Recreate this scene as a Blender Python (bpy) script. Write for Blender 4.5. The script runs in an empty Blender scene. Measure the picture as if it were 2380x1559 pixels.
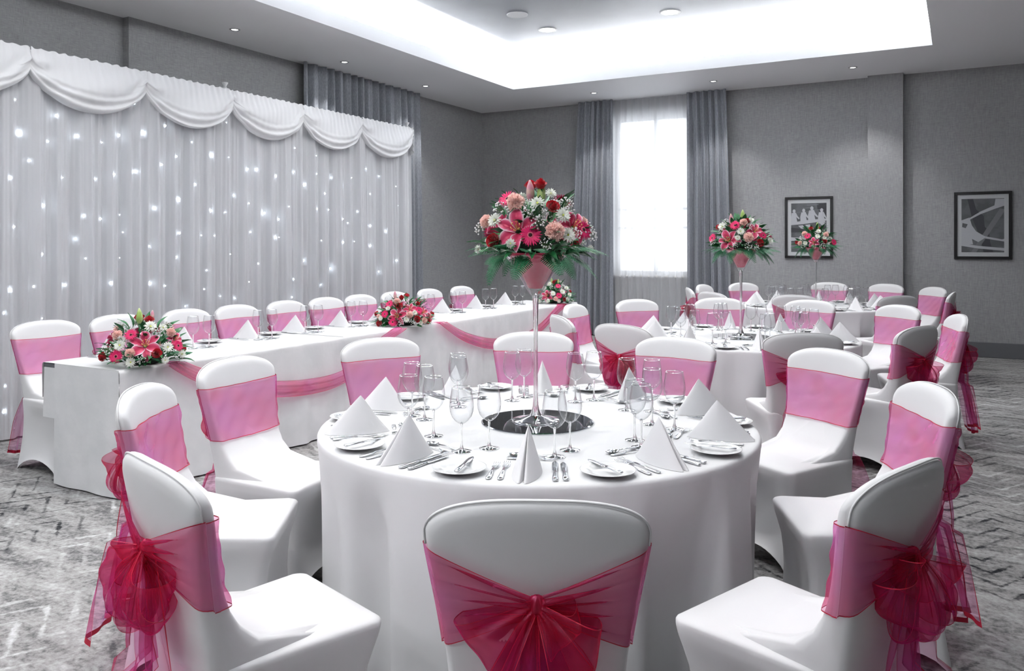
import bpy, math, random
from mathutils import Vector, Matrix, Quaternion
PI = math.pi
sin, cos, exp = math.sin, math.cos, math.exp
rnd = random.Random(7)
scn = bpy.context.scene
col = scn.collection

# ---------------------------------------------------------------- camera, world, light, exposure
cam_d = bpy.data.cameras.new('camera')
cam = bpy.data.objects.new('camera', cam_d); col.objects.link(cam)
cam.location = (0, 0, 1.485)
cam.rotation_euler = (PI/2, 0, math.radians(29.05))
cam_d.sensor_width = 36.0
cam_d.lens = 36.0*1880/2380
cam_d.shift_y = -(779.5-568)/2380
cam_d.clip_end = 100
scn.camera = cam

scn.view_settings.view_transform = 'Standard'
scn.view_settings.look = 'None'
scn.view_settings.gamma = 1.0
scn.view_settings.exposure = 0.46
scn.view_settings.use_curve_mapping = False

world = bpy.data.worlds.new('world'); scn.world = world
world.use_nodes = True
bg = world.node_tree.nodes['Background']
bg.inputs[0].default_value = (0.93, 0.96, 1.0, 1)
bg.inputs[1].default_value = 2.6

def area_light(name, loc, rot, sx, sy, power, color=(1, 1, 1)):
    l = bpy.data.lights.new(name, 'AREA'); l.shape = 'RECTANGLE'
    l.size = sx; l.size_y = sy; l.energy = power; l.color = color
    o = bpy.data.objects.new(name, l); col.objects.link(o)
    o.location = loc; o.rotation_euler = rot
    return o
# LED strips lying in the cove of the ceiling tray, shining up
TX0, TX1, TY0, TY1 = -5.93, -0.27, -3.0, 10.69  # near end of tray is unseen, lengthened to light the front tables
ZC, ZL, ZU = 3.82, 3.99, 4.25
COVE = 55.0   # watts per metre
LX, LY = TX1-TX0, TY1-TY0
area_light('cove_strip', ((TX0+TX1)/2, TY1+.16, 3.90), (PI, 0, 0), LX, .05, COVE*LX)
area_light('cove_strip_offscreen', ((TX0+TX1)/2, TY0-.16, 3.90), (PI, 0, 0), LX, .05, COVE*LX)
area_light('cove_strip', (TX0-.16, (TY0+TY1)/2, 3.90), (PI, 0, 0), .05, LY, COVE*LY)
area_light('cove_strip', (TX1+.16, (TY0+TY1)/2, 3.90), (PI, 0, 0), .05, LY, COVE*LY)
SPOT_SOFFIT = 45.0
SPOT_TRAY = 118.0

# ---------------------------------------------------------------- helpers
def lin(c):
    return tuple(((v/255)/12.92 if v <= 10 else (((v/255)+.055)/1.055)**2.4) for v in c)

def mat(name):
    m = bpy.data.materials.new(name); m.use_nodes = True
    nt = m.node_tree; nt.nodes.clear()
    out = nt.nodes.new('ShaderNodeOutputMaterial')
    def N(t, **kw):
        n = nt.nodes.new(t)
        for k, v in kw.items():
            if k in n.inputs.keys(): n.inputs[k].default_value = v
            else: setattr(n, k, v)
        return n
    def L(a, b): nt.links.new(a, b)
    return m, nt, out, N, L

def pbr(name, color, rough=.6, metal=0., spec=.4, sheen=0., noise=None, bump=None, emit=None, trans=0.):
    m, nt, out, N, L = mat(name)
    p = N('ShaderNodeBsdfPrincipled')
    p.inputs['Base Color'].default_value = (*color, 1)
    p.inputs['Roughness'].default_value = rough
    p.inputs['Metallic'].default_value = metal
    p.inputs['Specular IOR Level'].default_value = spec
    p.inputs['Sheen Weight'].default_value = sheen
    if emit:
        p.inputs['Emission Color'].default_value = (*emit[0], 1)
        p.inputs['Emission Strength'].default_value = emit[1]
    tc = N('ShaderNodeTexCoord')
    if noise:
        sc, c2, lo, hi = noise
        n = N('ShaderNodeTexNoise'); n.inputs['Scale'].default_value = sc; n.inputs['Detail'].default_value = 4
        L(tc.outputs['Object'], n.inputs['Vector'])
        r = N('ShaderNodeValToRGB'); e = r.color_ramp.elements
        e[0].position = lo; e[1].position = hi
        e[0].color = (*color, 1); e[1].color = (*c2, 1)
        L(n.outputs['Fac'], r.inputs[0]); L(r.outputs[0], p.inputs['Base Color'])
    if bump:
        sc, st, dist = bump
        n = N('ShaderNodeTexNoise'); n.inputs['Scale'].default_value = sc; n.inputs['Detail'].default_value = 3
        L(tc.outputs['Object'], n.inputs['Vector'])
        b = N('ShaderNodeBump'); b.inputs['Strength'].default_value = st; b.inputs['Distance'].default_value = dist
        L(n.outputs['Fac'], b.inputs['Height']); L(b.outputs[0], p.inputs['Normal'])
    if trans:
        t = N('ShaderNodeBsdfTranslucent'); t.inputs[0].default_value = (*color, 1)
        mx = N('ShaderNodeMixShader'); mx.inputs[0].default_value = trans
        L(p.outputs[0], mx.inputs[1]); L(t.outputs[0], mx.inputs[2]); L(mx.outputs[0], out.inputs[0])
    else:
        L(p.outputs[0], out.inputs[0])
    return m

def mesh(name, vf, mats, smooth=True, midx=None):
    v, f = vf
    me = bpy.data.meshes.new(name)
    me.from_pydata([tuple(p) for p in v], [], f)
    for m in (mats if isinstance(mats, (list, tuple)) else [mats]): me.materials.append(m)
    if smooth: me.polygons.foreach_set('use_smooth', [True]*len(me.polygons))
    if midx: me.polygons.foreach_set('material_index', midx)
    me.update()
    return me

def ob(name, me, parent=None, loc=None, rot=None, scale=None):
    o = bpy.data.objects.new(name, me); col.objects.link(o)
    if parent is not None: o.parent = parent
    if loc is not None: o.location = loc
    if rot is not None: o.rotation_euler = rot
    if scale is not None: o.scale = scale if isinstance(scale, (tuple, list)) else (scale,)*3
    return o

def tag(o, label=None, cat=None, group=None, kind=None):
    if label: o['label'] = label
    if cat: o['category'] = cat
    if group: o['group'] = group
    if kind: o['kind'] = kind
    return o

def thing(name, label, cat, loc=(0, 0, 0), rz=0, group=None):
    o = ob(name, None, None, loc, (0, 0, rz)); o.empty_display_size = .1
    return tag(o, label, cat, group)

def copytree(src, parent=None):
    c = src.copy(); col.objects.link(c); c.parent = parent
    for ch in KIDS.get(src.name, []): 
        copytree(ch, c)
    return c
KIDS = {}
def kids(root):
    KIDS[root.name] = list(root.children)
    for c in root.children: kids(c)

def join(*parts):
    V, Fc = [], []
    for v, f in parts:
        o = len(V); V.extend(v); Fc.extend([tuple(i+o for i in q) for q in f])
    return V, Fc

def xf(vf, M):
    return [tuple(M @ Vector(p)) for p in vf[0]], vf[1]

def grid(fn, us, vs, cu=False, cv=False):
    nu, nv = len(us), len(vs)
    V = [fn(u, v) for u in us for v in vs]
    Fc = []
    for i in range(nu if cu else nu-1):
        for j in range(nv if cv else nv-1):
            a = i*nv+j; b = ((i+1) % nu)*nv+j
            c = ((i+1) % nu)*nv+(j+1) % nv; d = i*nv+(j+1) % nv
            Fc.append((a, b, c, d))
    return V, Fc

def lsp(a, b, n): return [a+(b-a)*i/(n-1) for i in range(n)]

def box(x0, x1, y0, y1, z0, z1):
    V = [(x, y, z) for z in (z0, z1) for y in (y0, y1) for x in (x0, x1)]
    return V, [(0, 2, 3, 1), (4, 5, 7, 6), (0, 1, 5, 4), (2, 6, 7, 3), (0, 4, 6, 2), (1, 3, 7, 5)]

def bbox(x0, x1, y0, y1, z0, z1, b):
    """box with chamfered edges (rounded when shaded smooth)"""
    V, Fc = [], []
    X, Y, Zz = (x0, x1), (y0, y1), (z0, z1)
    idx = {}
    for ix in (0, 1):
        for iy in (0, 1):
            for iz in (0, 1):
                p = [X[ix], Y[iy], Zz[iz]]; s = [1-2*ix, 1-2*iy, 1-2*iz]
                for ax in range(3):
                    q = [p[k]+(0 if k == ax else s[k]*b) for k in range(3)]
                    idx[(ix, iy, iz, ax)] = len(V); V.append(tuple(q))
    for ax in range(3):
        o1, o2 = (ax+1) % 3, (ax+2) % 3
        for side in (0, 1):
            q = []
            for a, c in ((0, 0), (1, 0), (1, 1), (0, 1)):
                k = [0, 0, 0]; k[ax] = side; k[o1] = a; k[o2] = c
                q.append(idx[(*k, ax)])
            Fc.append(tuple(q if side else q[::-1]))
    for ax in range(3):
        o1, o2 = (ax+1) % 3, (ax+2) % 3
        for a in (0, 1):
            for c in (0, 1):
                k0 = [0, 0, 0]; k0[o1] = a; k0[o2] = c; k1 = list(k0); k1[ax] = 1
                q = [idx[(*k0, o1)], idx[(*k1, o1)], idx[(*k1, o2)], idx[(*k0, o2)]]
                Fc.append(tuple(q))
    for ix in (0, 1):
        for iy in (0, 1):
            for iz in (0, 1): Fc.append(tuple(idx[(ix, iy, iz, a)] for a in range(3)))
    return V, Fc

def lathe(prof, n=32, cap0=False, cap1=False):
    V = [(r*cos(2*PI*i/n), r*sin(2*PI*i/n), z) for i in range(n) for r, z in prof]
    m = len(prof); Fc = []
    for i in range(n):
        k = (i+1) % n
        for j in range(m-1): Fc.append((i*m+j, k*m+j, k*m+j+1, i*m+j+1))
    if cap0: Fc.append(tuple(i*m for i in range(n))[::-1])
    if cap1: Fc.append(tuple(i*m+m-1 for i in range(n)))
    return V, Fc

def tube(pts, r, n=6, r2=None):
    V, Fc = [], []
    P = [Vector(p) for p in pts]; m = len(P)
    for i, p in enumerate(P):
        d = (P[min(i+1, m-1)]-P[max(i-1, 0)]).normalized()
        a = d.orthogonal().normalized() if i == 0 else (a-d*a.dot(d)).normalized()
        b = d.cross(a)
        rr = r if r2 is None else r+(r2-r)*i/(m-1)
        for k in range(n):
            t = 2*PI*k/n; V.append(tuple(p+a*cos(t)*rr+b*sin(t)*rr))
    for i in range(m-1):
        for k in range(n):
            Fc.append((i*n+k, i*n+(k+1) % n, (i+1)*n+(k+1) % n, (i+1)*n+k))
    Fc.append(tuple(range(n))[::-1]); Fc.append(tuple((m-1)*n+k for k in range(n)))
    return V, Fc

def interp(x, xs, ys):
    if x <= xs[0]: return ys[0]
    for i in range(1, len(xs)):
        if x <= xs[i]:
            t = (x-xs[i-1])/(xs[i]-xs[i-1]); return ys[i-1]+t*(ys[i]-ys[i-1])
    return ys[-1]

def sinterp(x, xs, ys):
    """smooth (cosine-free cubic) interpolation"""
    if x <= xs[0]: return ys[0]
    if x >= xs[-1]: return ys[-1]
    n = len(xs)
    for i in range(1, n):
        if x <= xs[i]:
            h = xs[i]-xs[i-1]; t = (x-xs[i-1])/h
            m0 = (ys[i]-ys[i-2])/(xs[i]-xs[i-2])*h if i > 1 else (ys[i]-ys[i-1])
            m1 = (ys[i+1]-ys[i-1])/(xs[i+1]-xs[i-1])*h if i < n-1 else (ys[i]-ys[i-1])
            t2, t3 = t*t, t*t*t
            return (2*t3-3*t2+1)*ys[i-1]+(t3-2*t2+t)*m0+(-2*t3+3*t2)*ys[i]+(t3-t2)*m1

# ---------------------------------------------------------------- materials
WHITE = (.86, .865, .87)
m_cover = pbr('white_spandex', (.70, .705, .715), .5, 0, .3, .15, bump=(3, .1, .01))
m_cloth = pbr('white_linen', (.68, .685, .695), .75, 0, .2, .1, bump=(6, .25, .01))
m_cloth2 = pbr('white_damask', (.65, .66, .67), .55, 0, .35, .1, noise=(5, (.71, .715, .725), .4, .62), bump=(7, .5, .012))
m_napkin = pbr('white_napkin', (.70, .702, .715), .7, 0, .25, .2, bump=(30, .1, .003))
m_steel = pbr('polished_steel', (.72, .73, .75), .16, 1.0)
m_china = pbr('white_china', (.72, .73, .735), .12, 0, .6)
m_mirror = pbr('mirror_glass', (.55, .56, .58), .02, 1.0)
m_ceil = pbr('ceiling_paint', (.88, .885, .90), .5, 0, .35)
m_lip = pbr('cove_paint', (.88, .885, .89), .6)
m_tray = pbr('tray_grey_paint', lin((122, 126, 132)), .38, 0, .4, noise=(1.2, lin((134, 138, 145)), .35, .65))
m_base = pbr('baseboard_grey', lin((104, 106, 110)), .45)
m_black = pbr('black_frame_lacquer', lin((18, 18, 20)), .35)
m_mount = pbr('white_mount', (.83, .84, .84), .8)
m_print = pbr('print_grey', lin((112, 114, 117)), .7, noise=(6, lin((128, 130, 133)), .45, .55))
m_print_d = pbr('print_dark_grey', lin((84, 86, 90)), .7)
m_print_m = pbr('print_mid_grey', lin((150, 152, 155)), .7)
m_print_w = pbr('print_white', lin((222, 223, 226)), .7)
m_chrome = pbr('fixture_metal', (.45, .46, .48), .3, 1.0)
m_white = pbr('white_plastic', (.82, .83, .84), .5)
m_lamp = pbr('lamp_lens', (1, 1, 1), .4, emit=((1, .98, .95), 9.0))
m_lamp_s = pbr('small_lamp_lens', (1, 1, 1), .4, emit=((1, .98, .95), 3.0))
m_bulb = pbr('led_bulb', (1, 1, 1), .4, emit=((.80, .9, 1.0), 22.0))
m_table_edge = pbr('table_edge_grey', lin((92, 94, 98)), .5)
m_wframe = pbr('window_frame_white', (.8, .8, .8), .4)
m_lilypink = None

def wallpaper():
    m, nt, out, N, L = mat('grey_woven_wallpaper')
    p = N('ShaderNodeBsdfPrincipled', Roughness=.75)
    p.inputs['Specular IOR Level'].default_value = .25
    tc = N('ShaderNodeTexCoord')
    fs = []
    for sc in ((16, 16, 380), (380, 380, 12)):
        mp = N('ShaderNodeMapping'); mp.inputs['Scale'].default_value = sc
        n = N('ShaderNodeTexNoise'); n.inputs['Scale'].default_value = 1.0; n.inputs['Detail'].default_value = 3
        L(tc.outputs['Object'], mp.inputs['Vector']); L(mp.outputs[0], n.inputs['Vector']); fs.append(n)
    a = N('ShaderNodeMath', operation='ADD'); L(fs[0].outputs['Fac'], a.inputs[0]); L(fs[1].outputs['Fac'], a.inputs[1])
    r = N('ShaderNodeMapRange'); r.inputs['From Min'].default_value = .58; r.inputs['From Max'].default_value = 1.42
    L(a.outputs[0], r.inputs['Value'])
    cr = N('ShaderNodeValToRGB'); e = cr.color_ramp.elements
    e[0].color = (*lin((126, 127, 130)), 1); e[1].color = (*lin((178, 179, 180)), 1)
    L(r.outputs[0], cr.inputs[0]); L(cr.outputs[0], p.inputs['Base Color'])
    b = N('ShaderNodeBump'); b.inputs['Strength'].default_value = .15; b.inputs['Distance'].default_value = .003
    L(r.outputs[0], b.inputs['Height']); L(b.outputs[0], p.inputs['Normal'])
    L(p.outputs[0], out.inputs[0]); return m
m_wall = wallpaper()

def carpet():
    m, nt, out, N, L = mat('grey_zigzag_carpet')
    p = N('ShaderNodeBsdfPrincipled', Roughness=.95); p.inputs['Specular IOR Level'].default_value = .1
    tc = N('ShaderNodeTexCoord')
    def noise(scale, vec, detail=5, rough=.6):
        n = N('ShaderNodeTexNoise'); n.inputs['Scale'].default_value = scale
        n.inputs['Detail'].default_value = detail; n.inputs['Roughness'].default_value = rough
        L(vec, n.inputs['Vector']); return n.outputs['Fac']
    def math_(op, a, b=None, cl=False):
        n = N('ShaderNodeMath', operation=op, use_clamp=cl)
        for i, q in enumerate((a, b)):
            if q is None: continue
            if isinstance(q, (int, float)): n.inputs[i].default_value = q
            else: L(q, n.inputs[i])
        return n.outputs[0]
    mp = N('ShaderNodeMapping'); mp.inputs['Rotation'].default_value = (0, 0, math.radians(-12))
    L(tc.outputs['Object'], mp.inputs['Vector'])
    sep = N('ShaderNodeSeparateXYZ'); L(mp.outputs[0], sep.inputs[0])
    # zigzag bands: y + triangle(x)
    tri = math_('PINGPONG', sep.outputs[0], .2)
    zz = math_('ADD', sep.outputs[1], math_('MULTIPLY', tri, 1.1))
    band = math_('PINGPONG', zz, .075)          # 0..0.075
    bandf = math_('MULTIPLY', band, 1/.075)
    ms = N('ShaderNodeMapping'); ms.inputs['Scale'].default_value = (.45, 1.7, 1); ms.inputs['Rotation'].default_value = (0, 0, math.radians(-25)); L(tc.outputs['Object'], ms.inputs[0])
    base = noise(4.0, ms.outputs[0], 7, .7)
    fine = noise(38, tc.outputs['Object'], 4, .7)
    patch = noise(1.5, mp.outputs[0], 3, .5)
    wear = noise(9, mp.outputs[0], 5, .7)
    bandf = math_('ADD', bandf, math_('MULTIPLY', math_('SUBTRACT', wear, .5), 1.6))
    w = math_('MULTIPLY', math_('MULTIPLY', math_('SUBTRACT', bandf, .72, True), 4.0, True), math_('MULTIPLY', math_('SUBTRACT', patch, .47, True), 8, True), True)
    d = math_('MULTIPLY', math_('MULTIPLY', math_('SUBTRACT', .22, bandf, True), 5.0, True), math_('MULTIPLY', math_('SUBTRACT', .50, patch, True), 8, True), True)
    v = math_('ADD', math_('MULTIPLY', base, .80), math_('MULTIPLY', fine, .55))
    v = math_('ADD', v, math_('MULTIPLY', w, .22))
    v = math_('SUBTRACT', v, math_('MULTIPLY', d, .22))
    cr = N('ShaderNodeValToRGB'); e = cr.color_ramp.elements
    e[0].position = .42; e[0].color = (*lin((38, 40, 44)), 1)
    e[1].position = 1.0; e[1].color = (*lin((200, 201, 203)), 1)
    for pos, c in ((.57, (100, 100, 101)), (.69, (144, 143, 142)), (.82, (168, 168, 168))):
        q = e.new(pos); q.color = (*lin(c), 1)
    L(v, cr.inputs[0]); L(cr.outputs[0], p.inputs['Base Color'])
    b = N('ShaderNodeBump'); b.inputs['Strength'].default_value = .3; b.inputs['Distance'].default_value = .006
    L(noise(220, tc.outputs['Object'], 2), b.inputs['Height']); L(b.outputs[0], p.inputs['Normal'])
    L(p.outputs[0], out.inputs[0]); return m
m_carpet = carpet()

def drape_grey():
    m, nt, out, N, L = mat('grey_curtain_fabric')
    p = N('ShaderNodeBsdfPrincipled', Roughness=.5); p.inputs['Specular IOR Level'].default_value = .4
    p.inputs['Sheen Weight'].default_value = .3
    tc = N('ShaderNodeTexCoord'); mp = N('ShaderNodeMapping'); mp.inputs['Scale'].default_value = (120, 120, 30)
    n = N('ShaderNodeTexNoise'); n.inputs['Scale'].default_value = 1; n.inputs['Detail'].default_value = 3
    L(tc.outputs['Object'], mp.inputs[0]); L(mp.outputs[0], n.inputs['Vector'])
    cr = N('ShaderNodeValToRGB'); e = cr.color_ramp.elements
    e[0].position = .3; e[1].position = .7
    e[0].color = (*lin((122, 126, 134)), 1); e[1].color = (*lin((150, 154, 161)), 1)
    L(n.outputs['Fac'], cr.inputs[0]); L(cr.outputs[0], p.inputs['Base Color']); L(p.outputs[0], out.inputs[0])
    return m
m_drape = drape_grey()

def sheer(name, color, clear, transl):
    m, nt, out, N, L = mat(name)
    d = N('ShaderNodeBsdfDiffuse'); d.inputs[0].default_value = (*color, 1)
    t = N('ShaderNodeBsdfTranslucent'); t.inputs[0].default_value = (*color, 1)
    mx = N('ShaderNodeMixShader'); mx.inputs[0].default_value = transl
    L(d.outputs[0], mx.inputs[1]); L(t.outputs[0], mx.inputs[2])
    tr = N('ShaderNodeBsdfTransparent')
    lw = N('ShaderNodeLayerWeight'); lw.inputs[0].default_value = .5
    ma = N('ShaderNodeMapRange'); ma.inputs['To Min'].default_value = clear; ma.inputs['To Max'].default_value = clear*.1
    L(lw.outputs['Facing'], ma.inputs['Value'])
    m2 = N('ShaderNodeMixShader'); L(ma.outputs[0], m2.inputs[0])
    L(mx.outputs[0], m2.inputs[1]); L(tr.outputs[0], m2.inputs[2]); L(m2.outputs[0], out.inputs[0])
    return m
m_sheer = sheer('white_voile', (.88, .89, .91), .20, .6)
m_backdrop = sheer('white_backdrop_voile', (.76, .77, .795), .06, .35)
m_swag = pbr('white_backdrop_satin', (.72, .73, .745), .5, 0, .35, .2, bump=(14, .15, .006))

def organza(name, c1, c2, cov, tint, opaque=0.0):
    """sheer shot organza: crimson thread one way, violet the other"""
    m, nt, out, N, L = mat(name)
    tc = N('ShaderNodeTexCoord')
    n = N('ShaderNodeTexNoise'); n.inputs['Scale'].default_value = 7; n.inputs['Detail'].default_value = 2
    L(tc.outputs['Object'], n.inputs['Vector'])
    cr = N('ShaderNodeValToRGB'); e = cr.color_ramp.elements
    e[0].position = .38; e[1].position = .68; e[0].color = (*c1, 1); e[1].color = (*c2, 1)
    L(n.outputs['Fac'], cr.inputs[0])
    d = N('ShaderNodeBsdfDiffuse'); L(cr.outputs[0], d.inputs[0])
    t = N('ShaderNodeBsdfTranslucent'); L(cr.outputs[0], t.inputs[0])
    g = N('ShaderNodeBsdfGlossy'); g.inputs[0].default_value = (.9, .35, .6, 1); g.inputs['Roughness'].default_value = .38
    mx = N('ShaderNodeMixShader'); mx.inputs[0].default_value = .4
    L(d.outputs[0], mx.inputs[1]); L(t.outputs[0], mx.inputs[2])
    mg = N('ShaderNodeMixShader'); mg.inputs[0].default_value = .12
    L(mx.outputs[0], mg.inputs[1]); L(g.outputs[0], mg.inputs[2])
    tr = N('ShaderNodeBsdfTransparent'); tr.inputs[0].default_value = (*tint, 1)
    lw = N('ShaderNodeLayerWeight'); lw.inputs[0].default_value = .45
    ma = N('ShaderNodeMapRange'); ma.inputs['To Min'].default_value = cov; ma.inputs['To Max'].default_value = min(1, cov+.4)
    L(lw.outputs['Facing'], ma.inputs['Value'])
    m2 = N('ShaderNodeMixShader'); L(ma.outputs[0], m2.inputs[0])
    L(tr.outputs[0], m2.inputs[1]); L(mg.outputs[0], m2.inputs[2]); L(m2.outputs[0], out.inputs[0])
    return m
m_org = organza('pink_organza', (.66, .03, .10), (.66, .16, .55), .13, (.96, .70, .845))
m_orgb = organza('pink_organza_double', (.62, .01, .05), (.55, .02, .20), .19, (.93, .55, .68))
m_orgt = organza('pink_organza_pleated', (.64, .02, .08), (.60, .08, .36), .16, (.94, .62, .75))
m_hem = pbr('organza_hem', (.42, .008, .035), .5, 0, .4)

def thin_glass(name='thin_clear_glass', refl=.85):
    m, nt, out, N, L = mat(name)
    tr = N('ShaderNodeBsdfTransparent'); tr.inputs[0].default_value = (.965, .97, .975, 1)
    g = N('ShaderNodeBsdfGlossy'); g.inputs['Roughness'].default_value = .015
    lw = N('ShaderNodeLayerWeight'); lw.inputs[0].default_value = .5
    pw = N('ShaderNodeMath', operation='POWER'); pw.inputs[1].default_value = 2.6; L(lw.outputs['Facing'], pw.inputs[0])
    fr = N('ShaderNodeMath', operation='MULTIPLY_ADD', use_clamp=True); fr.inputs[1].default_value = refl; fr.inputs[2].default_value = .045; L(pw.outputs[0], fr.inputs[0])
    p2 = N('ShaderNodeMath', operation='POWER'); p2.inputs[1].default_value = 4.0; L(lw.outputs['Facing'], p2.inputs[0])
    ab = N('ShaderNodeMix', data_type='RGBA'); ab.inputs[6].default_value = (.965, .97, .975, 1); ab.inputs[7].default_value = (.30, .31, .33, 1)   # longer path through the wall at grazing angles
    L(p2.outputs[0], ab.inputs[0]); L(ab.outputs[2], tr.inputs[0])
    mx = N('ShaderNodeMixShader'); L(fr.outputs[0], mx.inputs[0]); L(tr.outputs[0], mx.inputs[1]); L(g.outputs[0], mx.inputs[2])
    L(mx.outputs[0], out.inputs[0]); return m
m_thin = thin_glass()
m_vglass = thin_glass('vase_clear_glass', .6)
def solid_glass():
    m, nt, out, N, L = mat('solid_clear_glass')
    g = N('ShaderNodeBsdfGlass'); g.inputs['Roughness'].default_value = 0.0; g.inputs['IOR'].default_value = 1.48
    L(g.outputs[0], out.inputs[0]); return m
m_glass = solid_glass()
m_tissue = pbr('pink_tissue_lining', lin((206, 56, 92)), .6, 0, .3, noise=(14, lin((224, 104, 134)), .45, .75), bump=(22, .6, .01), trans=.3)

# flower materials
m_rose = pbr('red_rose_petal', lin((178, 14, 34)), .5, 0, .3, .2, noise=(40, lin((210, 30, 48)), .4, .7), trans=.15)
m_gerb = pbr('magenta_petal', lin((206, 22, 92)), .5, 0, .3, .1, noise=(60, lin((224, 40, 110)), .4, .6), trans=.15)
m_gerbc = pbr('gerbera_centre', lin((40, 10, 18)), .8)
m_gerbr = pbr('gerbera_ring', lin((196, 90, 110)), .8)
m_carn = pbr('pale_pink_petal', lin((252, 216, 208)), .6, 0, .2, .1, noise=(50, lin((255, 236, 230)), .4, .6), trans=.35)
m_mum = pbr('white_petal', lin((240, 243, 236)), .55, 0, .3, .1, trans=.2)
m_mumc = pbr('yellow_green_centre', lin((206, 214, 96)), .7)
m_gyp = pbr('tiny_white_blossom', lin((236, 234, 236)), .7, trans=.15)
m_leaf = pbr('dark_glossy_leaf', lin((24, 84, 48)), .35, 0, .5, noise=(20, lin((46, 120, 66)), .35, .7))
m_fern = pbr('fern_green', lin((22, 92, 58)), .5, 0, .35, noise=(25, lin((52, 126, 84)), .35, .7))
m_stem = pbr('pale_stem', lin((120, 140, 100)), .6)
m_foam = pbr('floral_foam_shade', lin((22, 40, 28)), .9)
m_budg = pbr('green_bud', lin((150, 180, 96)), .45, 0, .4, noise=(2.2, lin((206, 218, 160)), .4, .65))
m_budp = pbr('pink_bud', lin((206, 140, 158)), .45, 0, .4, noise=(2.2, lin((214, 196, 168)), .42, .65))
m_stamen = pbr('lily_stamen', lin((226, 170, 110)), .6)
m_bowlgreen = pbr('green_dish', lin((30, 80, 50)), .4)
def lily_mat():
    m, nt, out, N, L = mat('lily_petal')
    p = N('ShaderNodeBsdfPrincipled', Roughness=.45)
    at = N('ShaderNodeAttribute', attribute_name='edge')
    tc = N('ShaderNodeTexCoord')
    n = N('ShaderNodeTexNoise'); n.inputs['Scale'].default_value = 90; L(tc.outputs['Object'], n.inputs['Vector'])
    a = N('ShaderNodeMath', operation='MULTIPLY_ADD'); a.inputs[1].default_value = .16; L(n.outputs['Fac'], a.inputs[0]); L(at.outputs['Fac'], a.inputs[2])
    cr = N('ShaderNodeValToRGB'); e = cr.color_ramp.elements
    e[0].position = .05; e[0].color = (*lin((196, 38, 82)), 1)
    e[1].position = 1.0; e[1].color = (*lin((246, 232, 238)), 1)
    for pos, c in ((.5, (214, 74, 116)), (.78, (232, 140, 170)), (.9, (246, 226, 234))):
        q = e.new(pos); q.color = (*lin(c), 1)
    L(a.outputs[0], cr.inputs[0]); L(cr.outputs[0], p.inputs['Base Color'])
    t = N('ShaderNodeBsdfTranslucent'); L(cr.outputs[0], t.inputs[0])
    mx = N('ShaderNodeMixShader'); mx.inputs[0].default_value = .2
    L(p.outputs[0], mx.inputs[1]); L(t.outputs[0], mx.inputs[2]); L(mx.outputs[0], out.inputs[0]); return m
m_lily = lily_mat()

# ---------------------------------------------------------------- the room
XW, YW = -7.46, 12.33          # left wall, back wall
XR, YF = 7.0, -6.0             # right wall, open rear of the hall
def struct(name, vf, m, smooth=False, parent=None):
    o = ob(name, mesh(name, vf, m, smooth), parent)
    if parent is None: o['kind'] = 'structure'
    return o
struct('floor', box(XW-.2, XR+.2, YF, YW+.2, -.1, 0), m_carpet)
# window opening in the back wall
WX0, WX1, WZ0, WZ1 = -4.95, -3.62, 1.0, 3.58
struct('wall_back', join(box(XW-.2, WX0, YW, YW+.25, 0, ZC+.6), box(WX1, XR+.2, YW, YW+.25, 0, ZC+.6),
       box(WX0, WX1, YW, YW+.25, 0, WZ0), box(WX0, WX1, YW, YW+.25, WZ1, ZC+.6)), m_wall)
struct('trim_1', box(-1.134, -.692, YW-.14, YW, 0, ZC), m_wall)                    # pilaster on the back wall
struct('wall_left', join(box(XW-.25, XW-.09, YF, 5.34, 0, ZC+.6), box(XW-.25, XW, 5.34, YW+.25, 0, ZC+.6)), m_wall)
struct('wall_right', box(XR, XR+.2, YF-.2, YW+.2, 0, ZC+.6), m_wall)
struct('wall_rear', box(XW-.25, XR+.2, YF-.2, YF, 0, ZC+.6), m_wall)
def board(x0, x1, y0, y1): return bbox(x0, x1, y0, y1, 0, .2, .006)
struct('baseboard_back', join(board(XW, -1.134, YW-.02, YW), board(-1.154, -.672, YW-.16, YW-.14), board(-.692, XR, YW-.02, YW)), m_base)
struct('baseboard_left', board(XW, XW+.02, 5.34, YW), m_base)
# ceiling: lower soffit with a lit tray
soff = join(box(XW-.2, XR+.2, TY1, YW+.2, ZC, ZC+.06), box(XW-.2, TX0, TY0, TY1, ZC, ZC+.06),
            box(TX1, XR+.2, TY0, TY1, ZC, ZC+.06), box(XW-.2, XR+.2, YF, TY0, ZC, ZC+.06))
c_o = struct('ceiling', soff, m_ceil)
lt = .025
struct('cove_lip', join(box(TX0, TX1, TY1-lt, TY1, ZC-.001, ZL), box(TX0, TX1, TY0, TY0+lt, ZC-.001, ZL),
       box(TX0, TX0+lt, TY0+lt, TY1-lt, ZC-.001, ZL), box(TX1-lt, TX1, TY0+lt, TY1-lt, ZC-.001, ZL)), m_lip, parent=c_o)
E_ = .36
struct('tray_side', join(box(TX0-E_, TX1+E_, TY1+E_, TY1+E_+.05, ZC+.03, ZU), box(TX0-E_, TX1+E_, TY0-E_-.05, TY0-E_, ZC+.03, ZU),
       box(TX0-E_-.05, TX0-E_, TY0-E_, TY1+E_, ZC+.03, ZU), box(TX1+E_, TX1+E_+.05, TY0-E_, TY1+E_, ZC+.03, ZU)), m_lip, parent=c_o)
struct('tray_ceiling', box(TX0-E_-.05, TX1+E_+.05, TY0-E_-.05, TY1+E_+.05, ZU, ZU+.05), m_tray, parent=c_o)

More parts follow.
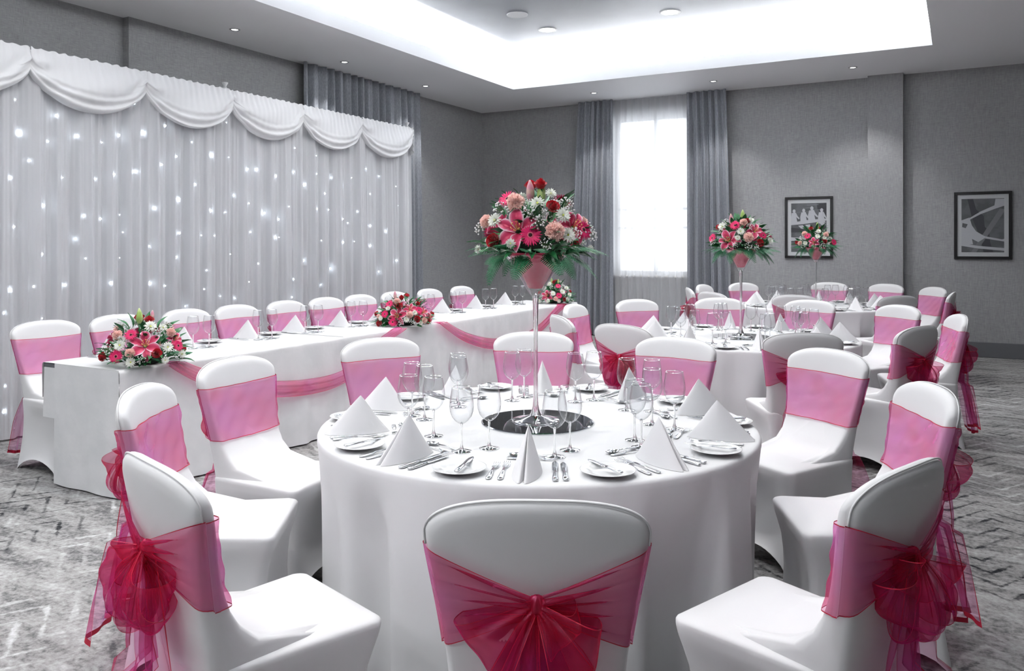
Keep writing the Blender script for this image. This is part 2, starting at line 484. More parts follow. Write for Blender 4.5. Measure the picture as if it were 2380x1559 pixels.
# window with frame and panes
w = ob('window_1', None); w['kind'] = 'structure'
fy0, fy1 = YW+.12, YW+.19
def fr(x0, x1, z0, z1): return bbox(x0, x1, fy0, fy1, z0, z1, .006)
mull = (WX0+WX1)/2
ob('window_frame', mesh('window_frame', join(fr(WX0, WX0+.06, WZ0, WZ1), fr(WX1-.06, WX1, WZ0, WZ1), fr(WX0, WX1, WZ0, WZ0+.06), fr(WX0, WX1, WZ1-.1, WZ1)), m_wframe, False), w)
ob('mullion', mesh('mullion', fr(mull-.03, mull+.03, WZ0, WZ1), m_wframe, False), w)
for zz in (1.75, 2.05): ob('transom', mesh('transom', fr(WX0, WX1, zz-.02, zz+.02), m_wframe, False), w)
for a, b in ((WX0+.06, mull-.03), (mull+.03, WX1-.06)):
    ob('pane', mesh('pane', box(a, b, YW+.15, YW+.156, WZ0+.06, WZ1-.1), m_thin, False), w)
ob('window_sill', mesh('window_sill', bbox(WX0-.04, WX1+.04, YW-.05, YW+.14, WZ0-.035, WZ0, .006), m_wframe, False), w)

def pleats(seed, n, amp):
    r = random.Random(seed); ph = [r.uniform(0, 6.28) for _ in range(4)]
    def f(u, t):
        a = u*n*2*PI+.9*sin(u*9+ph[0])+.5*t*sin(u*5+ph[1])
        s = sin(a); s = s*abs(s)**-.25 if s else 0
        return amp*(s+.25*sin(a*2.3+ph[2]))
    return f
def curtain_mesh(name, axis, a0, a1, b0, b1, off, z0, z1, n, amp, seed, m, nu=220, bulge=0.):
    pf = pleats(seed, n, amp)
    def fn(u, t):
        k = t**.8
        p = (a0+(a1-a0)*u)*(1-k)+(b0+(b1-b0)*u)*k
        p += bulge*sin(PI*t**.5)*(u-.5)
        d = off+pf(u, t)*(.55+.45*k)*(-1 if axis == 'x' else 1)
        z = z1+(z0-z1)*t
        return (p, d, z) if axis == 'x' else (d, p, z)
    return mesh(name, grid(fn, lsp(0, 1, nu), lsp(0, 1, 16)), m)
ob_ = ob('curtain', curtain_mesh('curtain', 'x', -5.50, -4.90, -5.66, -4.88, YW-.165, .02, ZC-.005, 5.5, .06, 3, m_drape))
tag(ob_, 'grey pleated curtain on the corner side of the bright window', 'curtain', 'window curtains')
ob_ = ob('curtain', curtain_mesh('curtain', 'x', -3.68, -3.08, -3.66, -2.98, YW-.165, .02, ZC-.005, 5.5, .06, 8, m_drape))
tag(ob_, 'grey pleated curtain between the bright window and framed rowing print', 'curtain', 'window curtains')
ob_ = ob('sheer_curtain', curtain_mesh('sheer_curtain', 'x', -4.95, -3.62, -4.95, -3.62, YW-.06, .02, ZC-.005, 10, .016, 5, m_sheer, 300))
tag(ob_, 'white sheer voile hanging across the bright window', 'sheer curtain')
ob_ = ob('curtain', curtain_mesh('curtain', 'y', 7.72, 10.30, 7.72, 10.36, XW+.12, .02, ZC-.005, 16, .075, 11, m_drape, 420))
tag(ob_, 'wide dark grey pleated curtain hanging behind the white backdrop', 'curtain')

# downlights
ORD = ['first', 'second', 'third', 'fourth', 'fifth', 'sixth', 'seventh', 'eighth', 'ninth', 'tenth']
def spot(name, loc, power, ang, blend=.6, r=.05):
    l = bpy.data.lights.new(name, 'SPOT'); l.energy = power; l.spot_size = math.radians(ang); l.spot_blend = blend
    l.shadow_soft_size = r; l.color = (1, .985, .965)
    o = bpy.data.objects.new(name, l); col.objects.link(o); o.location = loc; return o
me_ring = mesh('rim', lathe([(.036, -.001), (.037, -.005), (.046, -.008), (.056, -.003), (.056, 0)], 28), m_chrome)
me_lens = mesh('lens', lathe([(.0001, -.003), (.036, -.003)], 28), m_lamp_s)
me_ringb = mesh('rim', lathe([(.10, -.002), (.101, -.006), (.108, -.008), (.125, -.004), (.125, 0)], 36), m_white)
me_lensb = mesh('lens', lathe([(.0001, -.003), (.10, -.003)], 36), m_lamp)
def downlight(x, y, z, big, label, grp, seen=True):
    t = thing('downlight', label, 'downlight', (x, y, z), 0, grp)
    ob('rim', me_ringb if big else me_ring, t); ob('lens', me_lensb if big else me_lens, t)
    s = spot('downlight_lamp' if seen else 'downlight_lamp_offscreen', (x, y, z-.03), SPOT_TRAY if big else SPOT_SOFFIT, 150 if big else 95, .9 if big else .55, .09 if big else .03)
    s.parent = t; s.location = (0, 0, -.03)
for i, y in enumerate((9.80, 8.01, 6.22, 4.43, 2.64, .85)):
    downlight(-6.90, y, ZC, False, 'small recessed soffit downlight above the backdrop, %s from the corner' % ORD[i], 'soffit downlights above the backdrop', y > 6)
for i, x in enumerate((-4.95, -3.10, -1.25)):
    downlight(x, 11.51, ZC, False, 'small recessed soffit downlight along the window wall, %s from the corner' % ORD[i], 'soffit downlights along the window wall')
for i, y in enumerate((9.33, 6.4, 3.5, .6, -2.2)):  # last two rows are unseen lamps added to brighten the front tables
    for k, x in enumerate((-4.66, -3.03, -1.45)):
        downlight(x, y, ZU, True, 'large glowing tray downlight, %s row from the window wall, %s from the backdrop' % (ORD[i], ORD[k]), 'tray downlights', i == 0 and k < 2)
sp = thing('ceiling_speaker', 'flat white round speaker grille in the grey ceiling tray', 'speaker', (-4.67, 8.54, ZU))
ob('grille', mesh('grille', lathe([(.0001, -.006), (.06, -.0075), (.115, -.006)], 36), m_white), sp)
ob('rim', mesh('rim', lathe([(.115, -.006), (.12, -.009), (.128, -.006), (.13, 0)], 36), m_white), sp)

# framed prints on the back wall
def flatpoly(pts, y, z0=0): return [(x, y, z) for x, z in pts], [tuple(range(len(pts)))]
def picture(x0, x1, z0, z1, label, art):
    cx, cz = (x0+x1)/2, (z0+z1)/2; W_, H_ = x1-x0, z1-z0
    t = thing('framed_print', label, 'picture', (cx, YW, cz))
    hw, hh, fw = W_/2, H_/2, .037
    def bar(a, b, c, d): return bbox(a, b, -.035, 0, c, d, .003)
    for q in ((-hw, hw, hh-fw, hh), (-hw, hw, -hh, -hh+fw), (-hw, -hw+fw, -hh+fw, hh-fw), (hw-fw, hw, -hh+fw, hh-fw)):
        ob('frame_bar', mesh('frame_bar', bar(*q), m_black, False), t)
    ob('mount', mesh('mount', box(-hw+fw, hw-fw, -.016, -.004, -hh+fw, hh-fw), m_mount, False), t)
    pw, ph = hw-fw-.05, hh-fw-.055
    p = ob('print', mesh('print', box(-pw, pw, -.018, -.016, -ph, ph), m_print, False), t)
    for i, (mt, pts) in enumerate(art):
        q = [(max(-1, min(1, a))*pw, max(-1, min(1, b))*ph) for a, b in pts]
        ob('printed_shape', mesh('printed_shape', flatpoly(q, -.0184-.0002*i), mt, False), p)
    ob('pane', mesh('pane', box(-hw+fw, hw-fw, -.026, -.024, -hh+fw, hh-fw), m_thin, False), t)
def disc(cx, cz, rx, rz, n=14): return [(cx+rx*cos(2*PI*i/n), cz+rz*sin(2*PI*i/n)) for i in range(n)]
rower = []
rower.append((m_print_d, [(.45, .98), (1, .98), (1, .4), (.7, .5), (.5, .75)]))
for a, b, c, d in ((-.1, .9, .6, .95), (-.35, .78, .3, .83), (-.7, .62, .2, .66), (.2, .7, .9, .74)):
    rower.append((m_print_m, [(a, b), (c, b+.02), (c-.1, d), (a, d-.02)]))
rower.append((m_print_w, [(-1, .2), (-.2, .3), (1, .36), (1, .28), (.3, .2), (-.3, .14), (-1, .1)]))
for cx, cz, s in ((-.83, .62, 1), (-.28, .64, 1), (.18, .72, 1.1), (.73, .64, 1.05)):
    rower.append((m_print_w, disc(cx, cz+.06*s, .085*s, .075*s)))
    rower.append((m_print_w, [(cx-.14*s, cz-.02), (cx+.1*s, cz), (cx+.2*s, cz-.14*s), (cx+.32*s, cz-.24*s), (cx+.27*s, cz-.28*s), (cx+.12*s, cz-.18*s), (cx+.2*s, cz-.42*s), (cx-.18*s, cz-.46*s), (cx-.2*s, cz-.2*s)]))
for a, b in ((-.45, .02), (.7, .16), (-.05, .05)):
    rower.append((m_print_w, [(a-.15, b+.06), (a+.12, b+.08), (a+.26, b-.06), (a+.05, b-.08)]))
rower.append((m_print_d, [(-1, 0), (-.3, -.05), (1, .05), (1, -.18), (-1, -.2)]))
rower.append((m_print_w, [(-1, -.4), (-.3, -.42), (.2, -.48), (-.4, -.54), (-1, -.55)]))
rower.append((m_print_m, [(-1, -.72), (.4, -.7), (1, -.75), (1, -.84), (-1, -.86)]))
picture(-2.26, -1.60, 1.285, 2.175, 'black framed grey print of four white rowers in a boat', rower)
oar = [(m_print_d, [(-.72, 1), (-.45, 1), (-.3, .6), (.05, .35), (.1, -.05), (.3, -.2), (.35, -.6), (.5, -1), (.05, -1), (-.1, -.5), (-.5, .3)]),
       (m_print_m, [(.8, .62), (1, .6), (1, .5), (-.3, -1), (-.55, -1), (.2, -.1)]),
       (m_print_w, [(.6, .98), (1, .98), (1, .72), (.6, .62), (-.1, .42), (-.6, .22), (-.62, .28), (-.1, .52), (.55, .74)]),
       (m_print_w, [(-1, .2), (-.62, .3), (-.5, .0), (-.3, -.22), (.1, -.4), (.9, -.52), (1, -.5), (1, -.6), (.1, -.48), (.2, -.42), (-.2, -.62), (-.5, -.5), (-.45, -.7), (-1, -.72)]),
       (m_print_w, [(-1, -.66), (-.2, -.76), (1, -.84), (1, -.94), (-.2, -.86), (-1, -.76)]),
       (m_print, [(-.95, .1), (-.7, .05), (-.8, -.1), (-.97, -.05)])]
picture(-.085, .575, 1.29, 2.18, 'black framed grey print of a single white oarsman', oar)

# ---------------------------------------------------------------- wedding backdrop with star lights
BX = -6.30
bd = thing('wedding_backdrop', 'white draped backdrop with swagged pelmet behind the head table', 'backdrop', (0, 0, 0))
pf1, pf2, pf3 = pleats(21, 29, .026), pleats(22, 12, .018), pleats(23, 67, .013)
def bfn(u, t):
    y = 2.63+5.98*u+(.10*t*(u-.5) if u > .5 else 0)
    k = .5+.5*min(1, t*2)
    return (BX+(pf1(u, t)+pf2(u, t*.7)+pf3(u, t*1.3))*k, y, 2.97-2.955*t)
ob('drape', mesh('drape', grid(bfn, lsp(0, 1, 2000), lsp(0, 1, 14)), m_backdrop), bd)
ob('backing_drape', mesh('backing_drape', grid(lambda u, t: (BX-.12+.02*sin(u*160), 2.63+5.98*u, 2.96-2.945*t), lsp(0, 1, 500), lsp(0, 1, 3)), m_swag), bd)
hooks = [2.63, 3.63, 4.64, 5.61, 6.58, 7.56, 8.58]
for i in range(6):
    y0, y1 = hooks[i], hooks[i+1]; r = random.Random(50+i); ph = r.uniform(0, 6)
    def sfn(u, v):
        sag = (4*u*(1-u))**.75
        zt = 3.0+.006*sin(u*70+ph)
        zb = 2.82-.255*sag
        z = zt+(zb-zt)*v**.9
        y = y0+(y1-y0)*u
        # gathers: curved folds near the lower edge, fan folds towards the hooks
        lowf = max(0., (v-.55)/.45)
        b = .055*sin(PI*min(1, v*.92))*(.35+.65*sag)
        b += .016*sin(v*34+ph)*lowf*(.4+.6*sag)
        b += .007*sin(u*95+ph)*(1-v)**3
        fan = exp(-((u-.08)/.13)**2)+exp(-((u-.92)/.13)**2)
        b += .014*fan*sin(14*v+24*u+ph)*(.3+v*.7)
        b += .018*sin(7*u+5*v+ph)*sin(PI*v)*sag
        b *= min(1, .25+sag*1.4) if v > .5 else 1
        if v >= .995: b -= .03
        return (BX+.055+b, y, z)
    ob('swag', mesh('swag', grid(sfn, lsp(0, 1, 90), lsp(0, 1, 46)), m_swag), bd)
ob('end_ruffle', mesh('end_ruffle', grid(lambda u, v: (BX+.06-.16*u+.01*sin(v*30), 8.585+.03*sin(PI*u)+.008*sin(v*24+u*3), 3.0-.36*v+.05*u), lsp(0, 1, 12), lsp(0, 1, 40)), m_swag), bd)
for y in (2.63, 5.60, 8.60):
    ob('pole', mesh('pole', join(tube([(BX-.05, y, 0), (BX-.05, y, 3.03)], .018, 10), xf(lathe([(.0001, 3.03), (.02, 3.03), (.013, 3.045), (.03, 3.075), (.03, 3.082), (.0001, 3.082)], 14), Matrix.Translation((BX-.05, y, 0)))), m_white), bd)
ob('cross_bar', mesh('cross_bar', tube([(BX-.03, 2.6, 2.985), (BX-.03, 8.62, 2.985)], .016, 10), m_white), bd)
BULBS = [(3.46,2.74),(3.55,2.59),(3.58,2.34),(3.87,2.51),(3.81,2.3),(3.64,2.13),(3.91,2.02),(4.05,2.37),(4.26,2.34),(4.42,2.42),(4.56,2.71),(4.65,2.47),(4.2,2.03),(4.37,2.08),(4.57,2.12),(3.51,1.99),(3.53,1.62),(3.74,1.41),(3.76,1.79),(4.09,1.72),(4.25,1.7),(4.03,1.53),(4.1,1.37),(4.46,1.59),(4.43,1.74),(4.43,1.37),(4.75,1.81),(4.7,1.47),(4.81,2.2),(4.88,2.56),(5.15,2.44),(4.98,2.29),(5.19,2.05),(5.37,2.34),(5.59,2.34),(5.57,2.68),(5.03,1.9),(5.36,1.81),(5.56,1.8),(5.25,1.57),(5.4,1.57),(5.04,1.59),(5.0,1.37),(5.6,1.39),(5.32,1.24),(5.8,2.24),(5.95,2.25),(5.84,1.9),(5.68,1.97),(5.88,1.61),(6.08,1.81),(6.21,2.2),(6.24,1.75),(6.2,1.56),(6.26,1.56),(6.39,1.89),(6.46,1.51),(6.5,2.27),(6.52,2.53),(6.8,2.47),(6.81,2.27),(6.66,2.14),(6.82,1.88),(7.03,1.88),(6.96,2.06),(7.09,2.25),(7.41,2.27),(7.26,2.17),(7.22,1.78),(7.37,1.74),(7.22,1.51),(6.93,1.53),(6.65,1.31),(7.5,1.52),(7.55,1.88),(7.7,2.4),(7.77,2.1),(7.96,2.33),(7.77,1.71),(8.05,1.65),(7.77,1.47),(8.25,2.22),(8.3,1.98),(8.25,1.28),(7.96,1.15),(7.08,1.21),(6.5,1.11),(5.81,1.11),(4.71,1.14),(4.32,1.16),(5.96,1.29),(3.5,1.14),(3.67,1.16),(3.94,1.16),(4.88,1.11),(5.31,1.06),(5.51,0.98),(5.69,0.95),(5.1,0.91),(3.73,0.91),(3.46,0.97),(3.47,0.42),(3.46,0.23),(6.44,0.92),(6.92,1.03)]
BULBS += [(rnd.uniform(2.75, 3.35), rnd.uniform(.4, 2.7)) for _ in range(14)]
fl = thing('fairy_light_curtain', 'cool white fairy lights twinkling in the backdrop folds', 'string lights')
me_b = mesh('bulb', lathe([(.0001, -.010), (.006, -.008), (.0085, 0), (.006, .008), (.0001, .010)], 8), m_bulb)
for y, z in BULBS:
    u = (y-2.63)/6.0
    x = bfn(u, (2.97-z)/2.955)[0]
    ob('bulb', me_b, fl, (max(x+.006, BX-.01), y, z), None, rnd.choice((.4, .5, .6, .75, 1.0)))
for y in lsp(2.8, 8.5, 20):
    ob('wire', mesh('wire', tube([(BX-.06, y, 2.95), (BX-.055, y+.01, 1.6), (BX-.06, y, .25)], .0012, 3), m_white), fl)

# ---------------------------------------------------------------- covered chair with organza sash and bow
ZT, ZS = .96, .885
def bw(z):
    if z <= ZS: return sinterp(z, [.40, .5, .6, .7, .8, .86, ZS], [.188, .190, .197, .210, .227, .2365, .238])
    k = min(1., (z-ZS)/(ZT-ZS)); return .238*(max(0., 1-k**2.0))**(1/2.6)
def byc(x, z): return -.215-.2*(z-.45)+.5*x*x
def flare(z): return .20*exp(-max(0, z-.470)/.06)+.16*exp(-max(0, z-.474)/.009)
def cover_mesh():
    # backrest
    out = []
    zz = [.42, .46, .5, .55, .6, .65, .7, .75, .8, .84, .87, ZS]
    right = [(bw(z), z) for z in zz]
    arch = []
    for i in range(1, 24):
        a = PI/2*i/24
        arch.append((.238*cos(a)**(2/2.6), ZS+(ZT-ZS)*sin(a)**(2/2.0)))
    half = right+arch+[(0, ZT)]
    outl = half+[(-x, z) for x, z in half[-2::-1]]
    n0 = len(outl)
    bot = [(x, .42) for x in lsp(-.188, .188, 12)[1:-1]]
    outl += bot
    n = len(outl)
    prof = [(0., 1), (.25, 1), (.5, 1), (.58, 1), (.64, 1), (.68, 1), (.71, 1), (.735, 1), (.755, 1), (.775, 1), (.80, 1), (.84, 1), (.88, .985), (.915, .95), (.955, .82), (.982, .55), (.997, .2), (1., 0),
            (.997, -.2), (.982, -.55), (.955, -.82), (.91, -.96), (.83, -1), (.7, -1), (.5, -1), (.25, -1), (0, -1)]
    V, Fc = [], []
    for s, o in prof:
        for x, z in outl:
            X, Zz = x*s, .66+(z-.66)*s
            y = byc(X, Zz)+.026*o
            if o > 0: y += flare(Zz)*o*(1-.25*(X/.2)**2)
            if o < 0: y += .012*o*(1-min(1, max(0, (Zz-.45)/.5)))
            V.append((X, y, Zz))
    m = len(prof)
    for j in range(m-1):
        for i in range(n):
            k = (i+1) % n
            Fc.append((j*n+i, j*n+k, (j+1)*n+k, (j+1)*n+i))
    back = (V, Fc)
    # stretched skirt and seat
    zs = [0, .012, .035, .07, .11, .16, .22, .28, .34, .39, .42, .434, .442, .452, .462]
    V, Fc = [], []
    ne, nc = 12, 4
    def ring(z, grow=1., flat=False):
        wf = sinterp(z, [0, .08, .22, .34, .42, .45], [.212, .203, .196, .203, .222, .227])*grow
        wr = sinterp(z, [0, .08, .22, .34, .45], [.205, .195, .184, .184, .192])*grow
        yf = sinterp(z, [0, .08, .22, .34, .42, .45], [.212, .203, .196, .204, .225, .231])*grow
        yr = -sinterp(z, [0, .08, .22, .34, .45], [.292, .28, .262, .25, .246])*grow
        C = [(wf, yf), (-wf, yf), (-wr, yr), (wr, yr)]
        rr = .03
        pts = []
        for i in range(4):
            p, q, r = Vector(C[i-1]), Vector(C[i]), Vector(C[(i+1) % 4])
            a = (p-q).normalized(); b = (r-q).normalized()
            A, B = q+a*rr, q+b*rr
            for k in range(nc+1):
                t = k/nc
                w_ = (A*(1-t)+B*t)*.5+((A*(1-t)**2+q*2*t*(1-t)+B*t*t))*.5
                pts.append((w_.x, w_.y, 0., 0.))
            nxt = Vector(C[(i+1) % 4]); dr = (nxt-q).normalized()
            S, E2 = q+dr*rr, nxt-dr*rr
            nrm = Vector((dr.y, -dr.x))
            if nrm.dot(q+nxt) > 0: nrm = -nrm
            for k in range(1, ne):
                e = k/ne; bmp = sin(PI*e)
                conc = (.030 if i != 2 else .016)*bmp*sin(PI*min(1, z/.42))**.8
                w_ = S*(1-e)+E2*e+nrm*conc
                pts.append((w_.x, w_.y, bmp, i))
        return pts
    rings = []
    for z in zs:
        rg = ring(z)
        rings.append([(x, y, z+.085*b**.7*max(0, 1-z/.16)**1.5 if b else z) for x, y, b, i in rg])
    top0 = ring(.45)
    for g, z in ((.985, .4675), (.95, .4715), (.85, .476), (.65, .480), (.4, .482), (.15, .482), (.01, .482)):
        rings.append([(x*g, -.01+(y+.01)*g, z) for x, y, b, i in top0])
    n = len(rings[0])
    for rg in rings: V += rg
    for j in range(len(rings)-1):
        for i in range(n):
            k = (i+1) % n
            Fc.append((j*n+i, j*n+k, (j+1)*n+k, (j+1)*n+i))
    return mesh('chair_cover', join(back, (V, Fc)), m_cover)
me_cover = cover_mesh()
# narrow seam cord round the seat edge and round the back
def seam_mesh():
    p = []
    for i in range(41):
        a = PI*i/40
        z = .5+.0; 
    pts = []
    for z in lsp(.853, ZS, 4): pts.append((bw(z)*1.0, byc(bw(z), z)-.012, z))
    for i in range(1, 24):
        a = PI/2*i/24; x, z = .238*cos(a)**(2/2.6), ZS+(ZT-ZS)*sin(a)
        pts.append((x*.995, byc(x, z)-.012, z))
    pts = pts+[(0, byc(0, ZT)-.012, ZT)]+[(-x, y, z) for x, y, z in pts[::-1]]
    return mesh('seam', tube(pts, .0024, 6), m_cover)
me_seam = seam_mesh()

HV = [0, .013]+lsp(.05, .95, 23)+[.987, 1]
def strip_mesh(name, fn, us, vs=HV, endhem=False, m=None):
    vf = grid(fn, us, vs); nu, nv = len(us), len(vs)
    mi = []
    for i in range(nu-1):
        for j in range(nv-1):
            mi.append(1 if (j == 0 or j == nv-2 or (endhem and i == nu-2)) else 0)
    return mesh(name, vf, [m or m_org, m_hem], True, mi)
SZ0, SZ1, KZ = .625, .855, .742
def sash_front(seed):
    r = random.Random(seed); p = [r.uniform(0, 6) for _ in range(5)]
    def fn(u, v):
        a = u*2-1
        z = SZ0+(SZ1-SZ0)*v-.006*(1-a*a)+.003*sin(a*3+p[0])
        w_ = bw(z)+.004
        s = max(-1., min(1., a*1.10))
        x = w_*s
        over = max(0., abs(a)-1/1.10)/(1-1/1.10)
        so = min(1., abs(x)/bw(z))
        o_ = interp(so, [0, .83, .91, .955, .982, .997, 1], [1, 1, .96, .82, .55, .2, 0])
        edge = 1-o_
        y = byc(x, z)+.008*(1-2*over)+.028*o_+flare(z)*1.02*o_*(1-.25*(x/.2)**2)
        y += (.0025*sin(z*90+a*4+p[1])+.002*sin(a*14+z*60+p[2]))*(1-edge)
        return (x+(.002*over if a > 0 else -.002*over), y, z)
    return strip_mesh('sash', fn, [0, .02]+lsp(.04, .14, 11)+lsp(.16, .84, 30)+lsp(.86, .96, 11)+[.98, 1])
def sash_rear(seed, side):
    r = random.Random(seed+side*7); p = [r.uniform(0, 6) for _ in range(5)]
    k0 = .5+r.uniform(-.1, .1)
    def fn(u, v):
        z0 = SZ0+(SZ1-SZ0)*v
        z1 = KZ+.028*(v-.5)*1.6
        t = u
        z = z0*(1-t)+z1*t
        x = (bw(z0)+.006)*(1-t)+.012*t
        sq = min(1., x/bw(z)); y = byc(x, z)-.009-.028*interp(sq, [0, .83, .91, .955, .982, .997, 1], [1, 1, .96, .82, .55, .2, 0])-.012*t
        fold = sin(v*25+p[0]+1.5*sin(t*2+p[1]))+.6*sin(v*47+p[2]+t*2)
        y -= .0085*(.35+fold*.5+.5)*(.25+.75*t)*min(1, t*8)*(1 if 0.03 < v < .97 else .3)
        z += .0092*min(1, t*2.2)*sin(v*31+p[3])*(1 if .03 < v < .97 else 0)
        return (side*x, y, z)
    return strip_mesh('sash_tie', fn, [0, .008, .016, .026, .04, .06]+lsp(.09, 1, 22), m=m_orgt)
def bow_loop(seed, side, d, L_, W_, b, tilt=0.):
    r = random.Random(seed); p = [r.uniform(0, 6) for _ in range(6)]
    D = Vector((d[0]*side, 0, d[1])).normalized()
    N_ = Vector((0, -1, 0)); 
    E1 = D.cross(N_).normalized()
    if E1.z < 0: E1 = -E1
    Q = Matrix.Rotation(tilt, 3, D)
    E1 = Q @ E1; N2 = Q @ N_
    K = Vector((.004*side, byc(0, KZ)-.05, KZ))
    def fn(u, v):
        s = u
        ro = L_*sin(PI*s)**.85
        of = b*sin(2*PI*s)
        w_ = .018+(W_-.018)*min(1, (sin(PI*s))**.8)
        c = v-.5
        q = K+D*ro+N2*(of+.012)+E1*(w_*c)
        q += N2*(.012*sin(c*7+p[0]+4*s)*sin(PI*s)+.003*sin(c*17+p[1]))
        q += D*(.014*cos(c*5+p[2])*sin(PI*s)-.10*L_*(abs(c)*2)**2*sin(PI*s))
        q.z -= .022*sin(PI*s)**2*(1-c)*.8
        lim = byc(q.x, q.z)-.034
        if q.y > lim: q.y = lim-.002*sin(7*c)
        return tuple(q)
    return strip_mesh('bow_loop', fn, lsp(0.01, .99, 40), m=m_orgb)
def bow_tail(seed, side, x_end, z_end, W_, ysp):
    r = random.Random(seed); p = [r.uniform(0, 6) for _ in range(6)]
    def fn(u, v):
        t = u; c = v-.5
        z = KZ-.02+(z_end-KZ+.02)*t
        w_ = .022+(W_-.022)*min(1, t*1.5)**.7
        x = side*.01+(x_end)*t**1.1+w_*c+.010*sin(t*6+p[0])
        yb = byc(0, max(.2, z)) if z > .45 else (-.215-.055*(.45-z)/.45-.03)
        y = yb-.046-.02*sin(PI*t)-ysp*t
        y -= .020*sin(c*9+p[1]+t*2.5)*min(1, t*2.2+.15)+.008*sin(c*21+p[2]-t*3)
        z -= .016*sin(c*5+p[3])*t
        return (x, min(y, yb-.036), z)
    return strip_mesh('bow_tail', fn, lsp(0, 1, 34), endhem=True)
def knot_mesh(seed):
    r = random.Random(seed); ph = r.uniform(0, 6)
    def fn(u, v):
        a = u*2*PI; t = v*PI
        rr = 1+.16*sin(7*a+ph+2*t)
        return (.019*sin(t)**.7*cos(a)*rr, byc(0, KZ)-.046+.015*sin(t)**.7*sin(a)*rr, KZ-.008+.030*cos(t))
    return mesh('knot', grid(fn, lsp(0, 1, 25)[:-1], lsp(.02, .98, 12), True), m_org2)
m_org2 = organza('pink_organza_gathered', (.50, .008, .04), (.48, .015, .12), .80, (.9, .4, .55))
VAR = []
for k in range(5):
    r = random.Random(300+k)
    kit = dict(front=sash_front(k), rl=sash_rear(k, -1), rr=sash_rear(k, 1), knot=knot_mesh(k), loops=[], tails=[])
    kit['loops'] = [bow_loop(10*k+1, -1, (.72, -.62+r.uniform(-.12, .1)), .145, .165, .058, r.uniform(-.1, .3)),
                    bow_loop(10*k+2, 1, (.66, -.68+r.uniform(-.12, .1)), .135, .150, .055, r.uniform(-.3, .1)),
                    bow_loop(10*k+3, -1, (.22, -.95), .180, .13, .040, .2),
                    bow_loop(10*k+4, 1, (.30, -.92), .170, .14, .042, -.2),
                    bow_loop(10*k+7, (1, -1)[k % 2], (.45, -.2), .075, .10, .035, .1)]
    kit['tails'] = [bow_tail(10*k+5, -1, -.075+r.uniform(-.02, .02), .15+r.uniform(-.05, .04), .20, .06),
                    bow_tail(10*k+6, 1, .085+r.uniform(-.02, .02), .08+r.uniform(-.02, .06), .22, .075)]
    VAR.append(kit)
TILT_TOP = .317
def chair(x, y, rz, label, group, k):
    """x, y: floor point below the middle of the seat; rz: turn, front is local +y"""
    t = thing('banquet_chair', label, 'chair', (x, y, 0), rz, group)
    v = VAR[k % len(VAR)]
    ob('chair_cover', me_cover, t); ob('seam', me_seam, t)
    s = ob('sash', v['front'], t)
    ob('sash_tie', v['rl'], s); ob('sash_tie', v['rr'], s)
    b = ob('bow', v['knot'], t)
    for q in v['loops']: ob('bow_loop', q, b)
    for q in v['tails']: ob('bow_tail', q, b)
    return t

TABLES = [((-1.533, 2.976), 'round table farthest from window', [(-0.765, 1.482), (-1.745, 1.285), (-2.665, 1.941), (-2.928, 2.65), (-2.804, 3.574), (-2.248, 4.313), (-1.401, 4.449), (-0.563, 4.315), (-0.083, 3.407), (-0.103, 2.157)]),
          ((-1.531, 6.502), 'middle round table', [(-1.97, 5.008), (-2.628, 5.424), (-2.866, 6.473), (-2.648, 7.281), (-2.085, 7.947), (-1.243, 8.062), (-0.453, 7.756), (0.002, 6.928), (-0.254, 5.864), (-0.815, 5.055)]),
          ((-1.53, 10.28), 'round table beside framed prints', [(-2.92, 9.668), (-2.967, 10.492), (-2.438, 8.91), (-2.621, 11.23), (-1.597, 11.943), (-0.803, 11.961), (-0.275, 11.252), (-0.155, 10.178), (-0.644, 9.292), (-1.52, 8.889)])]
TURN = {(0, 2): -10, (0, 3): -8, (0, 8): 9, (0, 1): -10, (0, 7): 4, (0, 9): 9}
nchair = 0
SEATS = []
for ti, ((cx, cy), tname, tops) in enumerate(TABLES):
    q = []
    for (x, y) in tops:
        a = math.atan2(y-cy, x-cx); R = math.hypot(x-cx, y-cy)
        R = max(1.465, min(1.69, R)); q.append((a, R, math.radians(TURN.get((ti, tops.index((x, y))), 0))))
    # clockwise (seen from above) starting from the chair nearest the head table side (-x)
    def cw(a): return (PI-a) % (2*PI)
    q.sort(key=lambda s: cw(s[0]) if cw(s[0]) < 2*PI-.3 else cw(s[0])-2*PI)
    SEATS.append([])
    for i, (a, R, dr) in enumerate(q):
        r0 = R-TILT_TOP
        seat = '%s clockwise from the head table' % ORD[i]
        chair(cx+R*cos(a)-TILT_TOP*cos(a+dr), cy+R*sin(a)-TILT_TOP*sin(a+dr), a+PI/2+dr, 'white covered chair, %s, %s' % (seat, tname), 'chairs round the '+tname, nchair)
        nchair += 1
        SEATS[ti].append((a, '%s seat clockwise from head table, %s' % (ORD[i], tname)))
HT_Y = [3.301, 3.863, 4.468, 4.98, 5.56, 6.10, 6.62, 7.21, 7.88, 8.58]
for i, y in enumerate(HT_Y):
    chair(-5.53+TILT_TOP, y, -PI/2+math.radians(rnd.uniform(-4, 4)), 'white covered chair, %s from the window end, behind head table' % ORD[9-i], 'chairs behind the head table', nchair)
    nchair += 1

